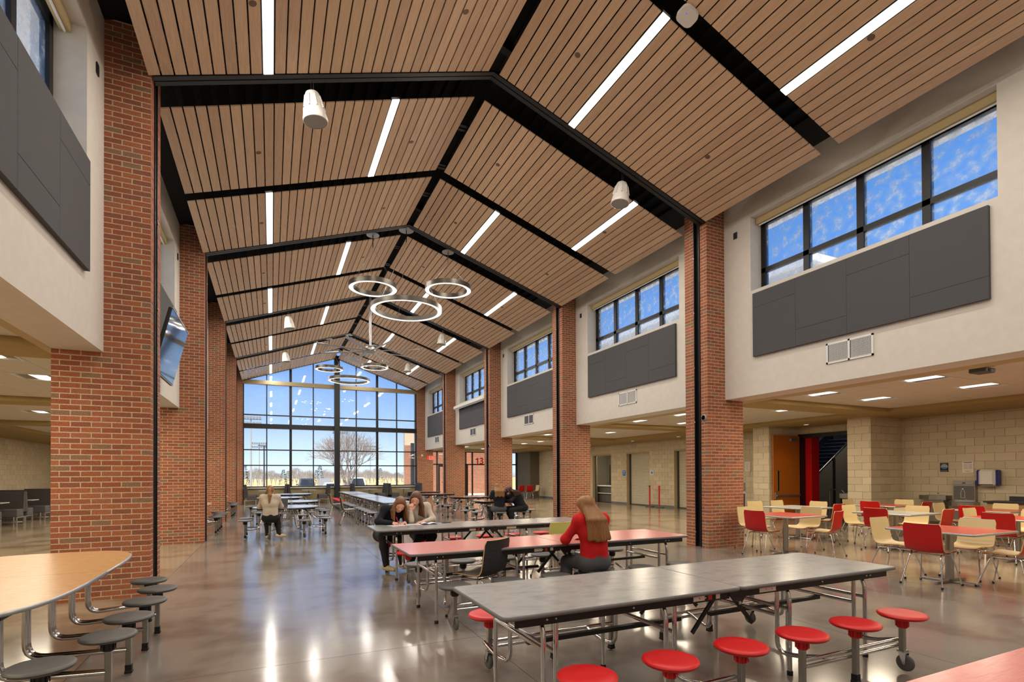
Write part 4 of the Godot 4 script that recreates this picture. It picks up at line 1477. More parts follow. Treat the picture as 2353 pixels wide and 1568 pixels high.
func speaker(x: float, d: float, label: String, lean: float) -> void:
	var y := slat_y(x) - 0.08
	var t := thing("pendant_speaker", label, "speaker", P(x, y, d), 0.0, "white pendant speakers")
	var bs := Basis(Vector3(0, 0, 1), lean)
	var s := MB.new()
	var prof := [Vector2(0.0, -0.10), Vector2(0.06, -0.10), Vector2(0.095, -0.125), Vector2(0.118, -0.18), Vector2(0.150, -0.36), Vector2(0.170, -0.46), Vector2(0.178, -0.50), Vector2(0.175, -0.53), Vector2(0.165, -0.535)]
	prof.reverse()
	s.lathe(prof, Vector3(), 28, bs)
	var o := part(s, "speaker_body", M.white_plastic, t)
	for k in 9:
		var a := TAU * k / 9.0
		var r := MB.new()
		var n := bs * Vector3(cos(a), 0, sin(a))
		r.tube([n * 0.121 + bs * Vector3(0, -0.19, 0), n * 0.152 + bs * Vector3(0, -0.37, 0)], [0.010, 0.016], 6)
		part(r, "body_rib", M.white_plastic, o)
	var g := MB.new()
	g.lathe([Vector2(0, -0.530), Vector2(0.165, -0.530), Vector2(0.165, -0.526), Vector2(0, -0.526)], Vector3(), 28, bs)
	part(g, "grille", M.grille_grey, t)
	for e in [-0.012, 0.03]:
		var w := MB.new()
		w.tube([Vector3(e, 0.06, 0), bs * Vector3(e * 0.6, -0.11, 0)], 0.004, 6)
		part(w, "hanger_wire", M.steel_brushed, t)

func build_fixtures() -> void:
	mat("bronze", Color(0.34, 0.32, 0.29), 0.38, 0.85)
	mat("grille_grey", Color(0.60, 0.60, 0.58), 0.7)
	mat("screen_black", Color(0.02, 0.02, 0.025), 0.06, 0.0, 0.8)
	for e in [[14.2, "nearer"], [25.9, "farther"]]:
		ring_light(2.48, 6.54, e[0], 0.635, "smaller ring pendant light, left of the %s cluster of three" % e[1])
		ring_light(4.59, 6.80, e[0], 0.660, "smaller ring pendant light, right of the %s cluster of three" % e[1])
		ring_light(3.39, 6.06, e[0], 0.970, "largest, lowest ring pendant light of the %s cluster of three" % e[1])
	build_fan()
	speaker(0.53, 8.12, "white cone shaped pendant speaker on the left slope, largest in view", 0.12)
	speaker(6.20, 8.20, "white cone shaped pendant speaker beside the nearest right brick pillar's truss", -0.12)
	speaker(0.52, 19.95, "white pendant speaker on the left slope, middle of the three", 0.12)
	speaker(6.24, 20.0, "white pendant speaker on the right slope, middle of the three", -0.12)
	speaker(0.55, 25.85, "white pendant speaker on the left slope, farthest", 0.12)
	speaker(6.28, 25.85, "white pendant speaker on the right slope, farthest", -0.12)
	# wireless access point under the ceiling gap
	var ap := thing("access_point", "white rounded wireless access point with a blue light under the slats", "access point", P(5.10, slat_y(5.10) - 0.03, 5.30))
	var bs := Basis(Vector3(0, 0, 1), -atan(PITCH))
	var a := MB.new()
	a.slab(rounded_rect(0.26, 0.24, 0.08, 5), -0.03, 0.02, bs)
	part(a, "housing", M.white_plastic, ap)
	var l := MB.new()
	l.lathe([Vector2(0, -0.034), Vector2(0.008, -0.034), Vector2(0.008, -0.03), Vector2(0, -0.03)], bs * Vector3(-0.04, 0, 0.03), 10, bs)
	var led := mat("led_blue", Color(0.1, 0.2, 0.9), 0.4)
	led.emission_enabled = true
	led.emission = Color(0.15, 0.3, 1.0)
	led.emission_energy_multiplier = 1.5
	part(l, "status_light", led, ap)
	# wall mounted television in the second left bay
	var tv := thing("wall_mounted_tv", "glossy black television tilted down on the left wall", "television", P(-1.58, 3.76, 10.78))
	var tb := Basis(Vector3(0, 0, 1), -0.24)
	var b := MB.new()
	b.rbox(Vector3(-0.03, 0, 0), Vector3(0.05, 1.06, 1.72), 0.01, tb)
	part(b, "casing", M.black_plastic, tv)
	var sc := MB.new()
	sc.cbox(tb * Vector3(-0.0025, 0.005, 0), Vector3(0.006, 1.02, 1.69), tb)
	part(sc, "screen", M.screen_black, tv)
	var br := MB.new()
	br.cbox(Vector3(-0.18, -0.08, 0), Vector3(0.26, 0.06, 0.06))
	br.cbox(Vector3(-0.310, -0.11, 0), Vector3(0.012, 0.24, 0.4))
	part(br, "mount_bracket", M.black_steel, tv)
	var rim := MB.new()
	for e in [[0.528, 0.006], [-0.528, 0.006]]: rim.cbox(tb * Vector3(0.002, e[0], 0), Vector3(0.012, 0.012, 1.73), tb)
	part(rim, "bezel", M.alu, tv)
	# round white devices on pillars
	for e in [[8.09, 2.70, "nearest right brick pillar"], [19.79, 2.73, "third right brick pillar"]]:
		var m := MB.new()
		m.lathe([Vector2(0, 0.03), Vector2(0.05, 0.03), Vector2(0.064, 0.022), Vector2(0.07, 0.0)].duplicate(), Vector3(RX - 0.002, e[1], -e[0]), 24, Basis(Vector3(0, 1, 0), Vector3(-1, 0, 0), Vector3(0, 0, 1)))
		m.lathe([Vector2(0.07, 0.0), Vector2(0.064, 0.022), Vector2(0.05, 0.03), Vector2(0, 0.03)], Vector3(RX - 0.002, e[1], -e[0]), 24, Basis(Vector3(0, 1, 0), Vector3(-1, 0, 0), Vector3(0, 0, 1)))
		solo(m, "round_detector", M.white_plastic, "white round detector high on the %s" % e[2], "detector")
	var m5 := MB.new()
	m5.lathe([Vector2(0.07, 0.0), Vector2(0.064, 0.022), Vector2(0.05, 0.03), Vector2(0, 0.03)], P(8.46, 2.75, 31.468), 24, Basis(Vector3(1, 0, 0), Vector3(0, 0, 1), Vector3(0, -1, 0)))
	solo(m5, "round_detector", M.white_plastic, "white round detector on the last right brick pillar beside the window wall", "detector")
	# exit sign and fire alarm on the last pillar
	var ex := thing("exit_sign", "red lit exit sign on the last right brick pillar", "sign", P(9.05, 2.60, 31.45))
	var eb := MB.new()
	eb.rbox(Vector3(0, 0, 0), Vector3(0.34, 0.25, 0.035), 0.006)
	part(eb, "sign_body", M.white_plastic, ex)
	var em := mat("exit_red", Color(0.9, 0.12, 0.10), 0.5)
	em.emission_enabled = true
	em.emission = Color(1.0, 0.12, 0.08)
	em.emission_energy_multiplier = 0.9
	var tx := text_mesh("EXIT", 0.21, 0.006)
	var q := pmesh(tx, "sign_letters", em, ex)
	q.position = Vector3(0, 0, 0.019)
	var fa := thing("fire_alarm_pull", "small red fire alarm pull station on the last right brick pillar", "fire alarm", P(9.06, 1.18, 31.455))
	var fb := MB.new()
	fb.rbox(Vector3(), Vector3(0.11, 0.15, 0.03), 0.008)
	part(fb, "alarm_body", M.seat_red, fa)
	var fh := MB.new()
	fh.rbox(Vector3(0, -0.005, 0.02), Vector3(0.07, 0.035, 0.014), 0.004)
	part(fh, "pull_handle", M.white_plastic, fa)
	# projection screen case in the fourth right bay
	var ps := thing("projection_screen_case", "long white projection screen case below a right clerestory window", "projection screen", P(8.46, 4.93, 23.1), 0.0)
	var pc := MB.new()
	pc.rbox(Vector3(), Vector3(0.15, 0.16, 4.1), 0.03)
	part(pc, "case", M.vent_white, ps)
	var pb := MB.new()
	pb.cbox(Vector3(0, -0.10, 0), Vector3(0.02, 0.03, 3.9))
	part(pb, "screen_bar", M.vent_white, ps)
	for z in [-1.9, 1.9]:
		var bk := MB.new()
		bk.cbox(Vector3(0.104, 0.0, z), Vector3(0.058, 0.06, 0.05))
		part(bk, "wall_bracket", M.black_steel, ps)
	# small projector hung from the low ceiling
	var pj := thing("ceiling_projector", "small dark ceiling mounted projector over the right aisle", "projector", P(10.0, 3.11, 4.22))
	var p1 := MB.new()
	p1.rbox(Vector3(), Vector3(0.30, 0.07, 0.22), 0.012)
	part(p1, "projector_body", M.vent_grey, pj)
	var p2 := MB.new()
	p2.tube([Vector3(0, 0.03, 0), Vector3(0, 0.07, 0)], 0.02, 8)
	part(p2, "mount", M.black_steel, pj)
	var p3 := MB.new()
	p3.lathe([Vector2(0, -0.01), Vector2(0.03, -0.01), Vector2(0.03, 0.01), Vector2(0, 0.01)], Vector3(-0.05, -0.01, 0.11), 14, Basis(Vector3.RIGHT, PI / 2))
	part(p3, "lens", M.screen_black, pj)
	# bulkhead downlights
	downlight(15.3, 9.05, SOF, "small bulkhead downlight over the near stair alcove pilaster")
	downlight(15.4, 11.0, SOF, "small bulkhead downlight over the stair doorway")
	downlight(15.3, 16.6, SOF, "small bulkhead downlight before the nearest serving shutter")
	downlight(15.3, 19.6, SOF, "small bulkhead downlight before the red crowd posts")
	downlight(15.3, 23.2, SOF, "small bulkhead downlight before the open serving hatch")
	downlight(-8.6, 21.2, SOF, "small bulkhead downlight over the left aisle booths")

func text_mesh(s: String, h: float, depth: float) -> TextMesh:
	var t := TextMesh.new()
	t.text = s
	var f := SystemFont.new()
	f.font_names = PackedStringArray(["Droid Sans"])
	f.font_weight = 700
	t.font = f
	t.font_size = 64
	t.pixel_size = h / 47.0
	t.depth = depth
	return t
func booth_bench(parent_label: String, at: Vector3, yaw: float, len_ := 1.15) -> void:
	# bench along local X with its back at +Z side; sits facing -Z
	var t := thing("booth_bench", parent_label, "booth bench", at, yaw, "grey upholstered booth benches")
	var b := MB.new()
	b.hexa([Vector3(-len_ / 2, 0.40, 0.16), Vector3(len_ / 2, 0.40, 0.16), Vector3(len_ / 2, 0.40, 0.34), Vector3(-len_ / 2, 0.40, 0.34), Vector3(-len_ / 2, 1.06, 0.25), Vector3(len_ / 2, 1.06, 0.25), Vector3(len_ / 2, 1.06, 0.34), Vector3(-len_ / 2, 1.06, 0.34)])
	part(b, "backrest", M.booth_dark, t)
	var s := MB.new()
	s.rbox(Vector3(0, 0.38, -0.03), Vector3(len_, 0.24, 0.46), 0.02)
	part(s, "seat_cushion", M.booth_grey, t)
	for x in [-len_ / 2 + 0.025, len_ / 2 - 0.025]:
		for z in [-0.23, 0.31]:
			var l := MB.new()
			l.cbox(Vector3(x, 0.13, z), Vector3(0.035, 0.26, 0.035))
			part(l, "leg", M.alu, t)
		var r := MB.new()
		r.cbox(Vector3(x, 0.245, 0.04), Vector3(0.035, 0.03, 0.51))
		part(r, "side_rail", M.alu, t)

func booth_table(label: String, at: Vector3, w: float, l: float) -> void:
	var t := thing("booth_table", label, "table", at, 0.0, "pedestal tables of the booths")
	var m := MB.new()
	m.slab(rounded_rect(w, l, 0.05, 3), 0.722, 0.748)
	part(m, "tabletop", M.laminate_white, t)
	var p := MB.new()
	p.tube([Vector3(0, 0.02, 0), Vector3(0, 0.722, 0)], 0.036, 12)
	part(p, "pedestal", M.alu, t)
	var b := MB.new()
	b.lathe([Vector2(0, 0), Vector2(0.27, 0), Vector2(0.26, 0.012), Vector2(0.05, 0.03), Vector2(0, 0.03)], Vector3(), 20)
	part(b, "base_plate", M.alu, t)

func build_booths() -> void:
	mat("booth_dark", Color(0.235, 0.22, 0.225), 0.8)
	mat("booth_grey", Color(0.30, 0.295, 0.305), 0.75)
	var d := 30.95
	# facing +X: yaw -PI/2 ; facing -X: yaw PI/2
	booth_bench("grey booth bench in the left corner under the far window", P(-0.98, 0, d), -PI / 2)
	booth_bench("grey booth bench facing left, back to back pair left of the centre post", P(0.43, 0, d), PI / 2)
	booth_bench("grey booth bench facing right, back to back pair left of the centre post", P(1.14, 0, d), -PI / 2)
	booth_bench("grey booth bench directly left of the dark centre post", P(2.62, 0, d), PI / 2)
	booth_bench("grey booth bench directly right of the dark centre post", P(4.50, 0, d), -PI / 2)
	booth_bench("grey booth bench facing left, back to back pair right of the centre post", P(5.84, 0, d), PI / 2)
	booth_bench("grey booth bench facing right, back to back pair right of the centre post", P(6.55, 0, d), -PI / 2)
	booth_bench("grey booth bench in the right corner under the far window", P(7.82, 0, d), PI / 2)
	booth_table("pale booth table under the far window, leftmost", P(-0.25, 0, d), 0.75, 1.0)
	booth_table("pale booth table under the far window, left of the centre post", P(1.88, 0, d), 0.75, 1.0)
	booth_table("pale booth table under the far window, right of the centre post", P(5.18, 0, d), 0.72, 1.0)
	booth_table("pale booth table under the far window, rightmost", P(7.18, 0, d), 0.62, 1.0)
	# left aisle booths, benches across the aisle
	for i in 3:
		var dd: float = 20.2 + i * 2.25
		var w: String = ["nearest the camera", "second along", "third along"][i]
		booth_bench("dark backed booth bench in the left aisle, %s, facing away" % w, P(-8.05, 0, dd), 0.0, 1.5)
		booth_bench("dark backed booth bench in the left aisle, %s, facing the camera" % w, P(-8.05, 0, dd + 1.55), PI, 1.5)
		booth_table("pale booth table in the left aisle, %s" % w, P(-8.0, 0, dd + 0.78), 1.2, 0.62)
	var lc := struct("trim_1", "dark ledge along the left aisle wall above the booths", "ledge")
	var m := MB.new()
	m.box(-9.65, -9.35, 0.86, 0.92, 19.0, 32.9)
	m.box(-9.65, -9.40, 0.0, 0.86, 19.0, 32.9)
	part(m, "ledge", M.booth_dark, lc)

func poster(label: String, at: Vector3, w: float, h: float, tex: Texture2D, called := "poster", category := "poster") -> void:
	# hung on the right block wall, facing -X
	var t := thing(called, label, category, at)
	var b := MB.new()
	b.cbox(Vector3(0.002, 0, 0), Vector3(0.003, h, w))
	part(b, "backing", M.white_plastic, t)
	var p := MB.new()
	var x := -0.001
	p.uquad(Vector3(x, -h / 2, -w / 2), Vector3(x, -h / 2, w / 2), Vector3(x, h / 2, w / 2), Vector3(x, h / 2, -w / 2), Vector3(-1, 0, 0))
	var m := mat("print_" + label.left(12), Color(1, 1, 1), 0.6)
	m.albedo_texture = tex
	part(p, "print", m, t)

func img(w: int, h: int, bg: Color) -> Image:
	var i := Image.create(w, h, false, Image.FORMAT_RGBA8)
	i.fill(bg)
	return i

func build_right_side() -> void:
	# posters above the fountains
	var i1 := img(128, 160, Color(0.85, 0.85, 0.83))
	i1.fill_rect(Rect2i(5, 5, 118, 150), Color(0.03, 0.03, 0.05))
	i1.fill_rect(Rect2i(14, 9, 100, 12), Color(0.45, 0.40, 0.40))
	for y in range(26, 122):
		for x in range(10, 118):
			var u := (x - 64) / 50.0; var v := (y - 70) / 42.0
			if u * u + v * v < 1.0:
				var k := 0.5 + 0.5 * sin(x * 0.35 + sin(y * 0.22) * 2.0)
				i1.set_pixel(x, y, Color(0.75, 0.80, 0.82).lerp(Color(0.32, 0.42, 0.42), k) if v < 0.25 else Color(0.10, 0.28, 0.55).lerp(Color(0.35, 0.62, 0.85), k * k))
	for k in 12: i1.fill_rect(Rect2i(14 + k * 8, 136, 6, 6), Color(0.85, 0.85, 0.85))
	poster("small black poster with a blue and white globe above the fountains", P(16.385, 1.68, 7.755), 0.21, 0.27, ImageTexture.create_from_image(i1))
	var i2 := img(128, 160, Color(0.87, 0.84, 0.80))
	for r in [[12, 10, 104, 6], [18, 20, 92, 6]]: i2.fill_rect(Rect2i(r[0], r[1], r[2], r[3]), Color(0.35, 0.33, 0.32))
	for k in 8:
		i2.fill_rect(Rect2i(16, 42 + k * 9, 38, 3), Color(0.5, 0.47, 0.45))
		i2.fill_rect(Rect2i(70, 42 + k * 9, 44, 3), Color(0.45, 0.43, 0.42))
	i2.fill_rect(Rect2i(58, 40, 3, 80), Color(0.4, 0.38, 0.5))
	i2.fill_rect(Rect2i(16, 132, 96, 3), Color(0.5, 0.48, 0.46))
	i2.fill_rect(Rect2i(40, 142, 48, 4), Color(0.4, 0.38, 0.37))
	poster("white printed notice sheet taped above the bottle filler", P(16.385, 1.68, 7.235), 0.235, 0.30, ImageTexture.create_from_image(i2), "notice_sheet", "notice")
	var i3 := img(64, 64, Color(0.10, 0.42, 0.80))
	i3.fill_rect(Rect2i(14, 10, 36, 8), Color(0.8, 0.9, 1.0))
	i3.fill_rect(Rect2i(20, 26, 20, 24), Color(0.45, 0.70, 0.95))
	poster("blue sign on the block wall left of the serving shutter", P(16.385, 1.59, 21.7), 0.23, 0.27, ImageTexture.create_from_image(i3), "wall_sign", "sign")
	var i4 := img(64, 64, Color(0.78, 0.80, 0.80))
	for y in 64:
		for x in 64:
			if Vector2(x - 32, y - 32).length() < 17: i4.set_pixel(x, y, Color(0.12, 0.50, 0.80))
	poster("white sign with a blue dot right of the serving shutter", P(16.385, 1.60, 19.56), 0.28, 0.22, ImageTexture.create_from_image(i4), "wall_sign", "sign")
	var i5 := img(64, 96, Color(0.87, 0.85, 0.80))
	for k in 7: i5.fill_rect(Rect2i(12, 14 + k * 10, 40 - (k % 3) * 8, 3), Color(0.6, 0.55, 0.52))
	poster("white paper notice on the block wall beside the nearest right pillar", P(16.385, 1.80, 14.1), 0.24, 0.36, ImageTexture.create_from_image(i5), "notice_sheet", "notice")
	# paper towel dispenser
	var pt := thing("paper_towel_dispenser", "white paper towel dispenser with blue sides on the block wall", "towel dispenser", P(16.39, 1.40, 6.76))
	var m := MB.new()
	m.rbox(Vector3(-0.125, 0, 0), Vector3(0.25, 0.42, 0.34), 0.05)
	part(m, "dispenser_cover", M.white_plastic, pt)
	for z in [-0.19, 0.19]:
		var s := MB.new()
		s.rbox(Vector3(-0.115, 0, z), Vector3(0.21, 0.40, 0.05), 0.024)
		part(s, "blue_side", M.plastic_blue, pt)
	var sl := MB.new()
	sl.cbox(Vector3(-0.246, -0.17, 0.0), Vector3(0.012, 0.018, 0.27))
	part(sl, "paper_slot", M.black_plastic, pt)
	# drinking fountains: higher basin on the left, lower one with bottle filler
	for e in [[7.90, 0.93, 0.62, "high stainless steel drinking fountain basin"], [7.27, 0.78, 0.56, "low stainless steel drinking fountain with bottle filler"]]:
		var f := thing("drinking_fountain", e[3], "drinking fountain", P(16.39, e[1], e[0]))
		var b := MB.new()
		b.slab(PackedVector2Array([Vector2(0, -e[2] / 2), Vector2(-0.30, -e[2] / 2), Vector2(-0.42, -e[2] / 4), Vector2(-0.46, 0), Vector2(-0.42, e[2] / 4), Vector2(-0.30, e[2] / 2), Vector2(0, e[2] / 2)]), -0.115, 0.0)
		part(b, "basin_skirt", M.steel_brushed, f)
		var tp := MB.new()
		tp.lathe([Vector2(0, -0.03), Vector2(0.12, -0.02), Vector2(0.17, 0.004), Vector2(0.19, 0.006), Vector2(0.19, 0.0)].duplicate(), Vector3(-0.22, 0.003, 0), 22)
		part(tp, "bowl", M.chrome, f)
		var sp := MB.new()
		sp.tube(bend([Vector3(-0.10, 0.0, 0.06), Vector3(-0.10, 0.055, 0.06), Vector3(-0.15, 0.06, 0.05)], 0.02, 3), 0.013, 8)
		part(sp, "spout", M.chrome, f)
		var pn := MB.new()
		pn.box(-0.24, 0.0, -0.70 if e[1] > 0.9 else -0.62, -0.115, -e[2] / 2 + 0.08, e[2] / 2 - 0.08)
		part(pn, "lower_panel", M.steel_brushed, f)
		if e[1] < 0.9:
			var bf := MB.new()
			bf.box(-0.13, 0.0, 0.003, 0.55, -0.235, 0.235)
			part(bf, "filler_cabinet", M.steel_brushed, f)
			var al := MB.new()
			al.box(-0.137, -0.13, 0.05, 0.41, -0.215, 0.215)
			part(al, "filler_alcove", M.fountain_grey, f)
			var hd := MB.new()
			hd.rbox(Vector3(-0.137, 0.48, 0), Vector3(0.02, 0.06, 0.42), 0.008)
			part(hd, "filler_head", M.grille_grey, f)
			var dsp := MB.new()
			dsp.cbox(Vector3(-0.149, 0.485, 0.01), Vector3(0.003, 0.025, 0.07))
			part(dsp, "display", M.plastic_blue, f)
			var bt := MB.new()
			for k in [[0.0, 0.10, 0.09, 0.005], [-0.042, 0.18, 0.005, 0.16], [0.042, 0.18, 0.005, 0.16], [-0.028, 0.28, 0.005, 0.05], [0.028, 0.28, 0.005, 0.05], [0.0, 0.33, 0.03, 0.03]]:
				bt.cbox(Vector3(-0.139, k[1], -k[0] - 0.02), Vector3(0.002, k[3], k[2]))
			part(bt, "bottle_marking", M.vent_white, f)
	# sink counter at the picture's edge
	var sk := thing("sink_counter", "oak cabinet with dark speckled countertop at the right edge", "counter", P(16.39, 0, 5.55))
	var c1 := MB.new()
	c1.box(-0.60, 0.0, 0.09, 0.80, -1.0, 1.05)
	part(c1, "cabinet", M.cabinet_oak, sk)
	var c2 := MB.new()
	c2.rbox(Vector3(-0.336, 0.82, 0.0), Vector3(0.66, 0.04, 2.2), 0.006)
	part(c2, "countertop", M.counter_dark, sk)
	var c3 := MB.new()
	c3.box(-0.03, 0.0, 0.84, 0.95, -1.05, 0.85)
	part(c3, "backsplash", M.counter_dark, sk)
	# crowd posts with a rope
	for e in [[16.05, 19.32, "left"], [15.95, 18.55, "right"]]:
		var t := thing("crowd_post", "red crowd control post on a grey round base, %s of the pair" % e[2], "post", P(e[0], 0, e[1]))
		var b := MB.new()
		b.lathe([Vector2(0, 0), Vector2(0.22, 0), Vector2(0.22, 0.03), Vector2(0.18, 0.05), Vector2(0.04, 0.06), Vector2(0, 0.06)], Vector3(), 24)
		part(b, "base", M.caster_grey, t)
		var s := MB.new()
		s.tube([Vector3(0, 0.05, 0), Vector3(0, 0.93, 0)], 0.034, 14)
		part(s, "post_tube", M.seat_red, t)
		var k := MB.new()
		k.lathe([Vector2(0.0, 0.93), Vector2(0.045, 0.93), Vector2(0.045, 0.985), Vector2(0.03, 1.0), Vector2(0, 1.0)], Vector3(), 14)
		part(k, "post_cap", M.seat_red if e[2] == "right" else M.black_plastic, t)
	var i6 := img(128, 16, Color(0.85, 0.85, 0.85))
	for x in 128:
		for y in 16:
			if int(x + y) % 24 < 12: i6.set_pixel(x, y, Color(0.85, 0.10, 0.08))
	var rp := MB.new()
	var a := P(16.05, 0.93, 19.27); var c := P(15.95, 0.93, 18.60)
	rp.uquad(a, c, c + Vector3(0, 0.05, 0), a + Vector3(0, 0.05, 0), Vector3(-1, 0, 0.12).normalized())
	var rm := mat("belt_striped", Color(1, 1, 1), 0.6)
	rm.albedo_texture = ImageTexture.create_from_image(i6)
	solo(rp, "barrier_belt", rm, "red and white striped belt between the two crowd posts", "belt")
	# open serving hatch: kitchen behind
	var kit := struct("wall_kitchen", "pale kitchen walls behind the open serving hatch", "wall")
	var kw := MB.new()
	kw.box(19.4, 19.5, 0.0, 3.1, 21.9, 27.6)
	kw.box(16.7, 19.5, 0.0, 3.1, 27.5, 27.6)
	kw.box(16.7, 19.5, 0.0, 3.1, 21.9, 22.0)
	kw.box(16.7, 19.5, 3.05, 3.15, 21.9, 27.6)
	part(kw, "wall_face", M.gypsum, kit)
	troffer_at(17.6, 3.04, 24.2, "square kitchen light behind the open serving hatch")
	var ct := thing("serving_counter", "grey serving counter with pale shelves inside the open hatch", "counter", P(17.0, 0, 24.4))
	for e in [[0.86, 0.91, M.vent_white, 0.75], [0.46, 0.50, M.vent_white, 0.70]]:
		var q := MB.new()
		q.box(-0.25, 0.45, e[0], e[1], -1.7, 1.7)
		part(q, "shelf", e[2], ct)
	var cb := MB.new()
	cb.box(-0.12, 0.40, 0.0, 0.86, -1.65, 1.65)
	part(cb, "counter_body", M.fountain_grey, ct)
	var ov := thing("kitchen_oven", "tall stainless steel oven behind the serving counter", "oven", P(18.6, 0, 25.2))
	var o1 := MB.new()
	o1.rbox(Vector3(0, 1.05, 0), Vector3(0.7, 2.1, 0.8), 0.01)
	part(o1, "oven_body", M.steel_brushed, ov)
	for k in 4:
		var sl2 := MB.new()
		sl2.cbox(Vector3(-0.352, 1.95 - k * 0.07, 0), Vector3(0.006, 0.02, 0.7))
		part(sl2, "louvre", M.vent_grey, ov)
	for k in 3:
		var d2 := MB.new()
		d2.rbox(Vector3(-0.36, 0.35 + k * 0.42, 0), Vector3(0.02, 0.38, 0.7), 0.005)
		part(d2, "oven_door", M.fountain_grey, ov)
	# white dispenser cabinet beside the far pilaster
	var wc := thing("waste_station", "white and grey waste station beside the far stair pilaster", "waste station", P(14.55, 0, 12.95))
	var w1 := MB.new()
	w1.box(-0.35, 0.40, 0.0, 0.92, 0.0, 0.35)
	part(w1, "cabinet", M.vent_white, wc)
	var w2 := MB.new()
	w2.box(-0.20, 0.36, 0.10, 0.84, -0.006, 0.0)
	part(w2, "door", M.fountain_grey, wc)
	var w3 := MB.new()
	w3.box(-0.35, 0.40, 0.98, 1.22, 0.0, 0.35)
	w3.box(0.36, 0.40, 0.92, 0.98, 0.0, 0.35)
	part(w3, "upper_box", M.grille_grey, wc)
	stair_hall()
	entry()

func troffer_at(x: float, y: float, d: float, label: String) -> void:
	troffer(x, d, label)
	get_child(get_child_count() - 1).position.y = y

